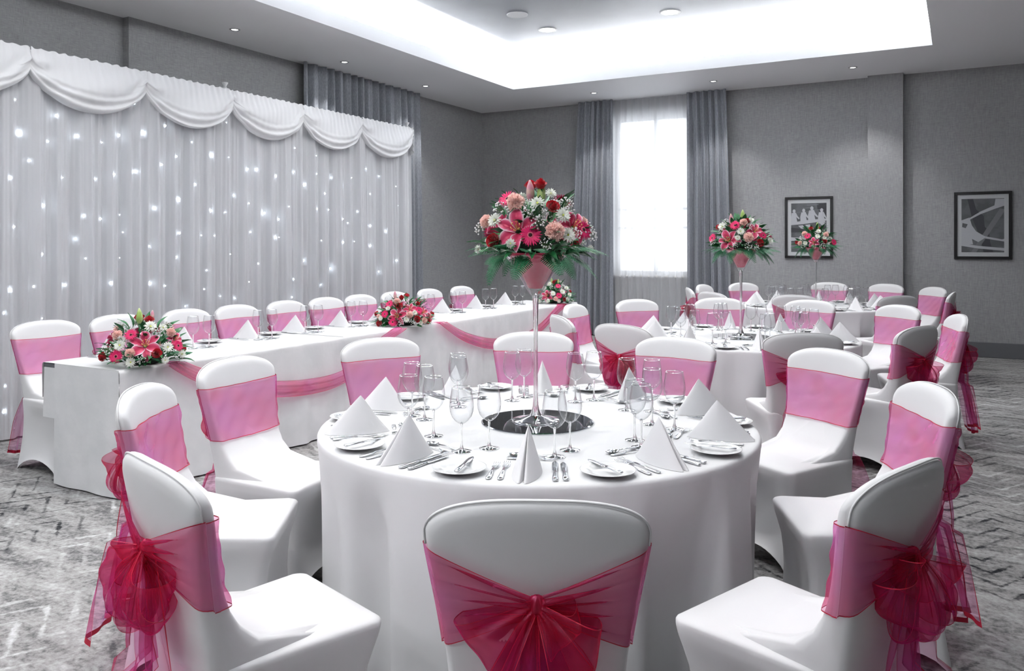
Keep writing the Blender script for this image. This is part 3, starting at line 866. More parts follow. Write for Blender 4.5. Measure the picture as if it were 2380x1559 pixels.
# ---------------------------------------------------------------- round tables under cloths
TR = .885
def roundcloth(seed):
    r = random.Random(seed)
    hs = [(n, r.uniform(.3, 1)*(1.4 if 8 < n < 13 else .7), r.uniform(0, 6.28)) for n in (5, 7, 9, 11, 12, 14, 17, 22)]
    N = 360
    prof = [(0.001, .75), (.3, .75), (.6, .75), (.8, .75), (.86, .75), (.875, .7488), (.882, .745), (.886, .738)]
    prof += [(None, z) for z in (.72, .68, .62, .55, .47, .38, .29, .2, .11, .03, .012)]
    V, Fc = [], []
    m = len(prof)
    for i in range(N):
        th = 2*PI*i/N
        f = sum(a*cos(n*th+p) for n, a, p in hs)/2.6
        f = math.tanh(f*2.4)
        for rr, z in prof:
            if rr is None:
                t = (.74-z)/.73
                rr = .887+.012*t+(.078*t**.6)*(f-.8)*min(1, t*4)
            V.append((rr*cos(th), rr*sin(th), z))
    for i in range(N):
        k = (i+1) % N
        for j in range(m-1): Fc.append((i*m+j, i*m+j+1, k*m+j+1, k*m+j))
    return mesh('tablecloth', (V, Fc), m_cloth)
for ti, ((cx, cy), tname, tops) in enumerate(TABLES):
    o = ob('tablecloth', roundcloth(70+ti), None, (cx, cy, 0))
    tag(o, 'floor-length white cloth over the %s' % tname, 'tablecloth', 'round tablecloths')
TZ = .7505

# ---------------------------------------------------------------- head table
HX0, HX1, HY0, HY1 = -5.03, -4.28, 3.0, 9.42
ht = thing('head_table', 'long trestle head table with grey edge under white cloths', 'table', ((HX0+HX1)/2, (HY0+HY1)/2, 0))
def loc_(vf): return xf(vf, Matrix.Translation((-(HX0+HX1)/2, -(HY0+HY1)/2, 0)))
for k in range(3):
    a, b = HY0+(HY1-HY0)*k/3, HY0+(HY1-HY0)*(k+1)/3
    ob('tabletop', mesh('tabletop', loc_(bbox(HX0, HX1-.006, a+(.006 if k == 0 else .002), b-.004, .715, .745, .004)), m_table_edge, False), ht)
    for yy in (a+.25, b-.25):
        for xx in (HX0+.08, HX1-.08):
            ob('leg', mesh('leg', loc_(tube([(xx, yy, 0), (xx, yy, .72)], .016, 8)), m_chrome), ht)
def longcloth(y0, y1, seed, dz=0., endlow=False, endhigh=False, nseam=0):
    r = random.Random(90); ph = [r.uniform(0, 6) for _ in range(6)]
    ztop = .75+dz
    path = [(HX0-.0, ztop-.22), (HX0-.004, ztop-.1), (HX0-.002, ztop-.012), (HX0+.01, ztop)]+[(x, ztop) for x in lsp(HX0+.05, HX1-.03, 8)]
    path += [(HX1-.012, ztop-.001), (HX1-.002, ztop-.006), (HX1+.003, ztop-.018), (HX1+.004+dz, ztop-.04)]
    nfix = len(path)
    path += [(HX1+.005, z) for z in lsp(ztop-.1, .012, 12)]
    ny = int((y1-y0)*40)
    def fn(u, k):
        y = y0+(y1-y0)*u; x, z = path[k]
        if k >= nfix:
            t = (ztop-z)/ztop
            f = sin(y*11+ph[0]+1.2*sin(y*3+ph[1]))+.6*sin(y*23+ph[2]+t*1.5)+.35*sin(y*47+ph[3])
            x += .016*t*f+.012*t+dz
        return (x, y, z)
    vf = grid(fn, lsp(0, 1, ny), list(range(len(path))))
    parts = [vf]
    if endlow:   # end drop on the near short side
        def en(u, t):
            x = HX1+.004-(HX1-HX0-.13)*u+max(0, 1-u*10)*.03*t
            y = y0-.004-.012*t-.006*t*sin(x*19+ph[4])
            return (x, y, ztop-(ztop-.012)*t)
        parts.append(grid(en, lsp(0, 1, 40), [0, .02]+lsp(.06, 1, 14)))
        # short overhang of an under-cloth beside it
        parts.append(grid(lambda u, t: (HX0+.16-.15*u, y0+.006-.008*t, ztop-.03-.31*t), lsp(0, 1, 10), lsp(0, 1, 8)))
    return mesh('tablecloth', join(*parts), m_cloth2)
for k, (a, b, dz, lab) in enumerate(((HY0, 5.0, .0, 'white damask cloth on the head table end farthest from window'),
                                     (4.96, 7.25, .0025, 'white damask cloth over the middle of the head table'),
                                     (7.21, HY1, .0, 'white damask cloth on the head table end nearest the window'))):
    o = ob('tablecloth', longcloth(a, b, 90+k, dz, k == 0)); tag(o, lab, 'tablecloth', 'head table cloths')

# organza swags along the head table front
def ribbon(name, pts, label, seed):
    r = random.Random(seed); ph = r.uniform(0, 6)
    ys = [p[0] for p in pts]; zs = [p[1] for p in pts]; n = len(pts); ts = [i/(n-1) for i in range(n)]
    def fn(u, v):
        y = sinterp(u, ts, ys); z = sinterp(u, ts, zs)
        e = .01
        dy = sinterp(min(1, u+e), ts, ys)-sinterp(max(0, u-e), ts, ys); dz = sinterp(min(1, u+e), ts, zs)-sinterp(max(0, u-e), ts, zs)
        l = math.hypot(dy, dz); nx, nz = -dz/l, dy/l
        w_ = .06+.055*sin(PI*u)**.6
        c = v-.5
        x = HX1+.042+.02*sin(c*16+ph+u*6)*.6
        zz = z+nz*w_*c
        if zz > .752: x -= (zz-.752)*2.2; zz = .758+.004*sin(c*9)
        return (x, y+nx*w_*c, zz)
    o = ob(name, strip_mesh(name, fn, lsp(0, 1, 70), m=m_orgt)); tag(o, label, 'ribbon', 'organza swags on the head table'); return o
ribbon('organza_swag', [(3.32, .77), (3.57, .64), (4.0, .50), (4.5, .43), (4.95, .46), (5.38, .67), (5.72, .775)], 'pink organza swag on head table end farthest from window', 4)
ribbon('organza_swag', [(6.25, .775), (6.68, .585), (7.2, .46), (7.75, .43), (8.28, .52), (8.75, .70), (9.05, .775)], 'pink organza swag on head table end nearest the window', 9)

# ---------------------------------------------------------------- tableware
def wineglass_meshes():
    out_ = [(.0045, .098), (.012, .101), (.024, .110), (.035, .124), (.0415, .142), (.0435, .160), (.042, .180), (.038, .205), (.0345, .228)]
    inn = [(r-.0012, z) for r, z in out_[::-1][:-1]]+[(.0001, .1035)]
    bowl = mesh('bowl', lathe(out_, 36), m_thin)
    rim = mesh('rim', lathe([(.0345-.0010, .227), (.0345, .2288), (.0345+.0010, .227)], 36), m_glass)
    stem = mesh('stem', lathe([(.0001, .104), (.006, .101), (.0048, .095), (.0036, .085), (.0034, .05), (.004, .025), (.007, .012), (.010, .006)], 16), m_glass)
    foot = mesh('foot', lathe([(.0001, .008), (.010, .007), (.022, .0045), (.036, .0025), (.0372, .0012), (.036, 0), (.0001, 0)], 32), m_glass)
    return bowl, rim, stem, foot
G_BOWL, G_RIM, G_STEM, G_FOOT = wineglass_meshes()
def wineglass(x, y, z, label, group):
    t = thing('wine_glass', label, 'wine glass', (x, y, z), rnd.uniform(0, 6), group)
    b = ob('bowl', G_BOWL, t); ob('rim', G_RIM, b); ob('stem', G_STEM, t); ob('foot', G_FOOT, t)

def loft(st, n=10):
    """st: stations (s, halfwidth, z centre, half thickness) along local y"""
    V, Fc = [], []
    for s, w_, z, h in st:
        for k in range(n):
            a = 2*PI*k/n; ca, sa = cos(a), sin(a)
            V.append((w_*math.copysign(abs(ca)**.6, ca), s, z+h*math.copysign(abs(sa)**.8, sa)))
    for i in range(len(st)-1):
        for k in range(n): Fc.append((i*n+k, i*n+(k+1) % n, (i+1)*n+(k+1) % n, (i+1)*n+k))
    Fc.append(tuple(range(n))[::-1]); Fc.append(tuple((len(st)-1)*n+k for k in range(n)))
    return V, Fc
def handle(s0, s1, wide=.0095):
    L_ = s1-s0
    return loft([(s0, .003, .0035, .001), (s0+.004, wide*.85, .0035, .0022), (s0+.02, wide, .0038, .0026), (s0+.05*L_/.1, wide*.85, .0045, .0025), (s0+.6*L_, wide*.5, .0075, .0022), (s1, wide*.36, .008, .002)])
def fork_mesh(L_):
    h = handle(0, L_*.62)
    neck = loft([(L_*.62, .0034, .008, .002), (L_*.66, .005, .007, .0016), (L_*.70, .0105, .0052, .0013), (L_*.76, .0125, .004, .0012)])
    tines = [loft([(L_*.755, .0019, .0042, .0011), (L_*.85, .0017, .0036, .001), (L_*.93, .0015, .005, .0009), (L_, .0006, .008, .0006)], 6) for _ in range(4)]
    tines = [xf(t, Matrix.Translation((-.0102+.0068*i, 0, 0))) for i, t in enumerate(tines)]
    return mesh('fork', join(h, neck, *tines), m_steel)
def knife_mesh(L_):
    h = loft([(0, .004, .005, .002), (.004, .009, .005, .0042), (.03, .0095, .005, .0045), (L_*.36, .0075, .005, .004), (L_*.45, .006, .005, .0035)])
    b = loft([(L_*.45, .006, .005, .003), (L_*.48, .0095, .005, .0011), (L_*.7, .0105, .005, .001), (L_*.9, .0095, .005, .0009), (L_*.97, .005, .005, .0008), (L_, .001, .005, .0005)], 8)
    return mesh('knife', join(h, b), m_steel)
def spoon_mesh(L_):
    h = handle(0, L_*.68, .0085)
    nk = loft([(L_*.68, .0031, .008, .002), (L_*.72, .004, .007, .0016)])
    def bf(u, v):
        a = 2*PI*u; r = v
        y = L_*.86+L_*.15*r*cos(a); x = .019*r*sin(a)*(1-.12*cos(a))
        return (x, y, .0008+.0075*r**2)
    bw_ = grid(bf, lsp(0, 1, 25)[:-1], lsp(.02, 1, 7), True)
    bu = [(x, y, z+.0012) for x, y, z in bw_[0]], [q[::-1] for q in bw_[1]]
    return mesh('spoon', join(h, nk, bw_, bu), m_steel)
ME_FORK, ME_FORK2, ME_KNIFE, ME_KNIFE2, ME_BUT, ME_SPOON, ME_DFORK = fork_mesh(.200), fork_mesh(.185), knife_mesh(.225), knife_mesh(.205), knife_mesh(.185), spoon_mesh(.185), fork_mesh(.175)
ME_PLATE = mesh('side_plate', lathe([(.0001, .004), (.045, .0042), (.052, .0052), (.058, .009), (.075, .0135), (.088, .0165), (.0895, .0172), (.0895, .0185), (.087, .0185), (.072, .0158), (.0575, .0115), (.051, .0072), (.044, .0062), (.0001, .006)], 48), m_china)
def napkin_mesh(seed):
    r = random.Random(seed)
    # closed plan curve: back point, left bulge, left lip, groove, right lip, right bulge; ruled up to a rounded apex
    base = [(0, .125), (.017, .112), (.034, .075), (.046, .025), (.048, -.02), (.042, -.065), (.030, -.10), (.019, -.120), (.011, -.127), (.006, -.122), (.003, -.108), (.0, -.088)]
    ctrl = base+[(-x, y) for x, y in base[-2:0:-1]]
    pts = []
    n = len(ctrl)
    for i in range(n):
        p0, p1, p2, p3 = ctrl[i-1], ctrl[i], ctrl[(i+1) % n], ctrl[(i+2) % n]
        for k in range(4):
            t = k/4
            pts.append(tuple(.5*(2*b+(c-a)*t+(2*a-5*b+4*c-d)*t*t+(3*b-a-3*c+d)*t**3) for a, b, c, d in zip(p0, p1, p2, p3)))
    H_ = .150+r.uniform(-.005, .005); ax, ay = r.uniform(-.004, .004), .012
    V, Fc = [], []
    hs = lsp(0, 1, 12)
    for t in hs:
        k = (1-t)
        kk = k*(1-.06*sin(PI*t))+.012*t
        for x, y in pts:
            V.append((ax*t+x*(kk*(1+.10*sin(PI*t))), ay*t+(y-ay*0)*kk, .0005+H_*(t-.03*t*t)))
    m = len(pts)
    for j in range(len(hs)-1):
        for i in range(m): Fc.append((j*m+i, j*m+(i+1) % m, (j+1)*m+(i+1) % m, (j+1)*m+i))
    top = len(V); V.append((ax, ay, .0005+H_*.975))
    for i in range(m): Fc.append(((len(hs)-1)*m+i, (len(hs)-1)*m+(i+1) % m, top))
    return mesh('napkin', (V, Fc), m_napkin)
NAPS = [napkin_mesh(k) for k in range(4)]

def setting(px, py, ang, where, grp, gl=((.545, .083), (.450, .132)), nr=.735, R=.885, full=True, nt=0., jit=1., mirror=False):
    """px, py centre of polar layout; ang direction of the diner; r outwards, t to the diner's right"""
    er = Vector((cos(ang), sin(ang), 0)); et = Vector((-sin(ang), cos(ang), 0))
    J = lambda s: rnd.uniform(-s, s)*jit
    def P(r, t): 
        v = Vector((px, py, TZ))+er*r+et*t; return (v.x, v.y, v.z)
    rz = ang+PI/2     # local +y points to the table centre
    o = ob('napkin', NAPS[rnd.randrange(4)], None, P(nr+J(.008), nt+J(.008)), (0, 0, rz+J(.12))); tag(o, 'folded white napkin pyramid, '+where, 'napkin', grp+' napkins')
    for (r, t), nm in zip(gl, ('outer', 'inner')):
        p = P(r+J(.005), t+J(.005)); wineglass(p[0], p[1], p[2], '%s wine glass, %s' % (nm, where), grp+' wine glasses')
    if full:
        p = P(.745+J(.01), -.235+J(.012))
        o = ob('side_plate', ME_PLATE, None, p); tag(o, 'round white side plate, '+where, 'plate', grp+' side plates')
        o = ob('butter_knife', ME_BUT, None, (p[0]-er.x*-.07, p[1]-er.y*-.07, TZ+.0165), (0, 0, rz-.10+J(.08))); tag(o, 'butter knife lying on plate, '+where, 'knife', grp+' butter knives')
        def cut(nm, me, r, t, dr, lab, cat, z=0.):
            q = P(r, t); o = ob(nm, me, None, (q[0], q[1], TZ+z), (0, 0, rz+dr+J(.04))); tag(o, lab+', '+where, cat, grp+' '+lab)
        cut('dinner_fork', ME_FORK, .835, -.088, -.03, 'inner dinner fork', 'fork')
        cut('starter_fork', ME_FORK2, .832, -.126, -.05, 'outer starter fork', 'fork')
        cut('dinner_knife', ME_KNIFE, .84, .085, .05, 'inner dinner knife', 'knife')
        cut('starter_knife', ME_KNIFE2, .832, .118, .05, 'outer starter knife', 'knife')
        cut('dessert_spoon', ME_SPOON, .545, .10, PI/2+.05, 'dessert spoon', 'spoon')
        cut('dessert_fork', ME_DFORK, .583, -.085, -PI/2-.08, 'dessert fork', 'fork')
for ti, ((cx, cy), tname, tops) in enumerate(TABLES):
    base = math.atan2(TABLES[0][2][0][1]-TABLES[0][0][1], TABLES[0][2][0][0]-TABLES[0][0][0])+math.radians(-2) if ti == 0 else SEATS[ti][0][0]
    a0 = base
    # evenly spaced settings matched to the seats
    for a, where in SEATS[ti]:
        k = round((a-a0)/(2*PI/10)); aa = a0+k*2*PI/10
        aa = aa if ti == 0 else .5*aa+.5*a+(PI if abs(aa-a) > PI else 0)
        setting(cx, cy, aa, where, tname)
for i, y in enumerate(HT_Y):
    yy = y+.085
    setting(-4.28+.02, yy, PI, '%s place from window, head table' % ORD[9-i], 'head table', gl=((.485, .05), (.43, -.045)), nr=.655, full=False)
    def hp(nm, me, x, y_, rz, lab, cat, z=0.):
        o = ob(nm, me, None, (x, y_, TZ+.002+z), (0, 0, rz+rnd.uniform(-.05, .05))); tag(o, '%s, %s place from window, head table' % (lab, ORD[9-i]), cat, 'head table '+lab)
    hp('dinner_knife', ME_KNIFE, -4.99, yy-.11, -PI/2, 'dinner knife', 'knife')
    hp('dinner_fork', ME_FORK, -4.98, yy+.10, -PI/2, 'dinner fork', 'fork')
    hp('dessert_spoon', ME_SPOON, -4.715, yy-.10, 0.05, 'dessert spoon', 'spoon')
    hp('dessert_fork', ME_DFORK, -4.69, yy+.12, PI+.05, 'dessert fork', 'fork')
    hp('side_plate', ME_PLATE, -4.91, yy+.24, 0, 'white side plate', 'plate')
    hp('butter_knife', ME_BUT, -4.985, yy+.24, -PI/2, 'butter knife on plate', 'knife', .0165)

# ---------------------------------------------------------------- flowers
def petal_strip(L_, W_, n=5, cup=.2, lift=.3, curl=0., point=1.0):
    V, Fc = [], []
    for i in range(n+1):
        t = i/n
        w_ = W_*(sin(PI*(.08+.92*t)**.8))**.7 if t < 1 else W_*.12*point
        y = L_*t; z = lift*L_*t-curl*L_*t*t
        V += [(-w_/2, y, z+cup*w_), (0, y, z), (w_/2, y, z+cup*w_)]
    for i in range(n):
        a = i*3
        Fc += [(a, a+1, a+4, a+3), (a+1, a+2, a+5, a+4)]
    return V, Fc
def ringof(pet, n, r0, jit, seed, tilt=0., z=0.):
    r = random.Random(seed); out_ = []
    for i in range(n):
        a = 2*PI*i/n+r.uniform(-jit, jit)
        M = Matrix.Translation((0, 0, z)) @ Matrix.Rotation(a, 4, 'Z') @ Matrix.Translation((0, r0, 0)) @ Matrix.Rotation(tilt+r.uniform(-jit, jit)*.6, 4, 'X') @ Matrix.Scale(r.uniform(.92, 1.06), 4)
        out_.append(xf(pet, M))
    return join(*out_)
def multi(name, parts):
    V, Fc, mi, ms = [], [], [], []
    for vf, m in parts:
        o = len(V); V += vf[0]; Fc += [tuple(i+o for i in q) for q in vf[1]]
        mi += [len(ms)]*len(vf[1]); ms.append(m)
    return mesh(name, (V, Fc), ms, True, mi)
# all flower heads are built with radius 1 facing local +z
def gerbera(seed):
    p = petal_strip(.78, .17, 4, .12, .10, .10)
    a = ringof(p, 24, .24, .05, seed, 0, .02); b = ringof(p, 20, .16, .07, seed+1, .16, .06)
    c = lathe([(.0001, .14), (.14, .13), (.18, .06)], 14); d = lathe([(.17, .13), (.25, .14), (.32, .05)], 18)
    st = tube([(0, 0, 0), (0, 0, -1.2)], .05, 5)
    return multi('gerbera', [(join(a, b), m_gerb), (c, m_gerbc), (d, m_gerbr), (st, m_stem)])
def mum(seed):
    p = petal_strip(.9, .30, 5, .25, .25, .12)
    parts = [ringof(p, 15, .1, .1, seed, .0, 0), ringof(p, 13, .08, .1, seed+1, .38, .04), xf(ringof(p, 10, .06, .1, seed+2, .8, .06), Matrix.Scale(.8, 4))]
    c = lathe([(.0001, .30), (.10, .27), (.16, .15), (.17, .05)], 12)
    st = tube([(0, 0, 0), (0, 0, -1.2)], .05, 5)
    return multi('chrysanthemum', [(join(*parts), m_mum), (c, m_mumc), (st, m_stem)])
def rose(seed):
    r = random.Random(seed); ps = []
    n = 20
    for i in range(n):
        f = i/(n-1); a0 = i*2.4+r.uniform(-.2, .2)
        R = .10+.68*f**.8; H_ = 1.05-.28*f; span = 2.4-.9*f
        def fn(u, v):
            aa = a0+(u-.5)*span
            rr = R*(.45+.55*v**.5)+.20*f*max(0, v-.62)**1.2*2.2
            z = H_*v-.35*f+(-.16*f*max(0, v-.75)*3)-.10*(2*u-1)**2*v+.03*sin(u*9+i)
            return (rr*cos(aa), rr*sin(aa), z-.35)
        ps.append(grid(fn, lsp(0, 1, 7), lsp(0, 1, 6)))
    sep = ringof(petal_strip(.7, .26, 3, .1, -.2, .2), 5, .12, .1, seed, -.2, -.55)
    st = tube([(0, 0, -.4), (0, 0, -1.6)], .06, 5)
    return multi('rose', [(join(*ps), m_rose), (join(sep, st), m_leaf)])
def carnation(seed):
    r = random.Random(seed); ps = []
    for i in range(84):
        th = math.acos(1-(i+.5)/84*1.05); a = i*2.39996+r.uniform(-.2, .2)
        k = r.uniform(.74, 1.04); ph = r.uniform(0, 6)
        q = Matrix.Rotation(a, 4, 'Z') @ Matrix.Rotation(th, 4, 'Y') @ Matrix.Rotation(r.uniform(0, 6.28), 4, 'Z')
        def fn(u, v):
            x = (u-.5)*.50*(.3+v); z = k*(.45+.55*v)-(.035*(1 if int(u*12.5) % 2 else -1) if v > .95 else 0)
            y = .10*sin(u*11+ph)*v
            return tuple(q @ Vector((x, y, z)))
        ps.append(grid(fn, lsp(0, 1, 11), [0, .5, 1]))
    ps.append(lathe([(.0001, .62), (.35, .5), (.58, .15), (.6, -.1)], 14))
    cal = lathe([(.0001, -.9), (.16, -.85), (.22, -.3), (.3, .1)], 10)
    return multi('carnation', [(join(*ps), m_carn), (cal, m_leaf)])
def lily_petal(seed, wide):
    r = random.Random(seed); W_ = .66 if wide else .52
    V, Fc, ed = [], [], []
    n, k = 10, 8
    for i in range(n+1):
        t = i/n
        w_ = W_*(sin(PI*min(.985, .10+.90*t))**.75)
        for j in range(k+1):
            c = j/k*2-1
            y = .10+.92*t; z = .78*t-.70*t**2.4+.22*abs(c)*w_-.02*(1-abs(c))
            z += .02*sin(t*16+c*3+seed)*abs(c)
            V.append((w_*c*.5, y, z)); ed.append(min(1., max(abs(c)**1.5, t**4)*.95))
    for i in range(n):
        for j in range(k):
            a = i*(k+1)+j; Fc.append((a, a+1, a+k+2, a+k+1))
    me = mesh('petal', (V, Fc), m_lily)
    at = me.attributes.new('edge', 'FLOAT', 'POINT'); at.data.foreach_set('value', ed)
    return me
LP = [lily_petal(0, True), lily_petal(1, False)]
def lily_core():
    ps = []
    for i in range(6):
        a = i*PI/3+.3; r = .20
        ps.append(tube([(0, 0, 0), (.06*cos(a), .06*sin(a), .3), (r*cos(a), r*sin(a), .62)], .012, 4))
        ps.append(tube([(r*cos(a)-.05*sin(a), r*sin(a)+.05*cos(a), .61), (r*cos(a)+.05*sin(a), r*sin(a)-.05*cos(a), .65)], .024, 5))
    ps.append(tube([(0, 0, 0), (.02, 0, .4), (.05, .02, .75)], .018, 5))
    th = lathe([(.0001, -.1), (.06, -.05), (.11, .08)], 10)
    return multi('lily', [(join(*ps), m_stamen), (th, m_budg)])
LC = lily_core()
def bud(m):
    V, Fc = [], []
    n, k = 14, 18
    for i in range(n+1):
        t = i/n
        R = .19*(sin(PI*(.06+.92*t)**.75))**.8+.012
        for j in range(k):
            a = 2*PI*j/k; rr = R*(1+.09*cos(3*a))
            V.append((rr*cos(a), rr*sin(a), t))
    for i in range(n):
        for j in range(k): Fc.append((i*k+j, i*k+(j+1) % k, (i+1)*k+(j+1) % k, (i+1)*k+j))
    Fc.append(tuple(n*k+j for j in range(k)))
    st = tube([(0, 0, .02), (0, 0, -.8)], .03, 5)
    return multi('lily_bud', [((V, Fc), m), (st, m_leaf)])
def gyp(seed):
    r = random.Random(seed); bl, st = [], []
    for i in range(26):
        th = math.acos(1-r.random()*.75); a = r.uniform(0, 6.28); d = r.uniform(.55, 1.05)
        p = (d*sin(th)*cos(a), d*sin(th)*sin(a), d*cos(th))
        R = r.uniform(.07, .125)
        bl.append(xf(lathe([(.001, -R), (R*.9, -R*.4), (R*1.05, .15*R), (R*.7, R*.8), (.001, R)], 7), Matrix.Translation(p)))
        st.append(tube([(0, 0, -.5), (p[0]*.4, p[1]*.4, p[2]*.45), p], .010, 3))
    return multi('gypsophila', [(join(*bl), m_gyp), (join(*st), m_stem)])
def leaf(seed, wide=.36):
    r = random.Random(seed); cv = r.uniform(.25, .6)
    V, Fc = [], []
    n = 9
    for i in range(n+1):
        t = i/n; w_ = wide*(sin(PI*t**.8))**.9 if 0 < t < 1 else .01
        z = .22*t-cv*t*t
        for c in (-1, -.5, 0, .5, 1): V.append((t, w_*.5*c, z+.14*abs(c)*w_+.015*sin(t*9+c*4+seed)))
    for i in range(n):
        for j in range(4): Fc.append((i*5+j, (i+1)*5+j, (i+1)*5+j+1, i*5+j+1))
    return mesh('leaf', (V, Fc), m_leaf)
def fern(seed):
    r = random.Random(seed); ps = []
    drop = r.uniform(.2, .5); sw = r.uniform(-.15, .15)
    def rp(t): return Vector((t-.08*t*t, sw*t*t, .15*t-drop*t*t))
    ps.append(tube([rp(t) for t in lsp(0, 1, 10)], .009, 4, .003))
    npair = 15
    for i in range(npair):
        t = .14+.84*i/(npair-1)
        L_ = .34*(1-t)**.75*(min(1, t*4))+.03
        p = rp(t); d = (rp(min(1, t+.02))-rp(max(0, t-.02))).normalized()
        for s in (-1, 1):
            side = Vector((-d.y, d.x, 0)).normalized()*s
            dirp = (side*.86+d*.5).normalized()
            up = d.cross(side)*s
            w_ = d-dirp*d.dot(dirp); w_.normalize()
            V, Fc = [], []
            nk = 9 if L_ > .1 else 5
            for k in range(nk+1):
                e = k/nk
                c = p+dirp*L_*e+Vector((0, 0, -.12*L_*e*e))
                wd = (.15*L_*(1-e)**.7+.006)*(1. if k % 2 == 0 else .42)+.002
                V += [tuple(c+w_*wd+dirp*.02), tuple(c), tuple(c-w_*wd*.85+dirp*.02)]
            for k in range(nk):
                a = k*3; Fc += [(a, a+1, a+4, a+3), (a+1, a+2, a+5, a+4)]
            ps.append((V, Fc))
    return mesh('fern_frond', join(*ps), m_fern, False)
FL = dict(gerbera=[gerbera(k) for k in range(2)], chrysanthemum=[mum(k) for k in range(3)], rose=[rose(k) for k in range(3)],
          carnation=[carnation(k) for k in range(2)], gypsophila=[gyp(k) for k in range(3)])
BUD = dict(g=bud(m_budg), p=bud(m_budp)); LEAF = [leaf(k, w_) for k, w_ in enumerate((.34, .42, .28, .38))]; FERN = [fern(k) for k in range(4)]
def place(name, me, parent, p, nrm, s, roll):
    q = Vector(nrm).normalized().to_track_quat('Z', 'Y') @ Quaternion((0, 0, 1), roll)
    o = bpy.data.objects.new(name, me); col.objects.link(o); o.parent = parent
    o.location = p; o.rotation_mode = 'QUATERNION'; o.rotation_quaternion = q; o.scale = (s, s, s)
    return o
import numpy as np
_VC = {}
def verts_of(me):
    if me.name not in _VC:
        a = np.empty(len(me.vertices)*3); me.vertices.foreach_get('co', a); _VC[me.name] = a.reshape(-1, 3)
    return _VC[me.name]
def settle(o, root, bad, tilt):
    q = o.rotation_quaternion.copy(); p = o.location.copy()
    RM = Matrix.Translation(root.location) @ Matrix.Rotation(root.rotation_euler.z, 4, 'Z')
    V = verts_of(o.data)
    for k in range(26):
        M = np.array(RM @ Matrix.LocRotScale(p, q, o.scale))
        if not bad(V @ M[:3, :3].T+M[:3, 3]).any(): break
        p.z += .003
        if tilt:
            d = q @ Vector((1, 0, 0)); ax = d.cross(Vector((0, 0, 1)))
            if ax.length > .01: q = Quaternion(ax.normalized(), .07) @ q
    o.location = p; o.rotation_quaternion = q
def over_table(W):       # inside the head table or its front drop
    return (W[:, 2] < TZ) & (W[:, 0] < HX1+.034) & (W[:, 1] > HY0-.02)
def in_vase(cx, cy, z0):
    rs = [.0125, .020, .032, .050, .075, .102, .1285, .131]; zs = [.505, .517, .535, .565, .607, .648, .682, .686]
    def f(W):
        r = np.hypot(W[:, 0]-cx, W[:, 1]-cy); z = W[:, 2]-z0
        return (z < .686) & (z > .5) & (r < np.interp(z, zs, rs)+.003)
    return f
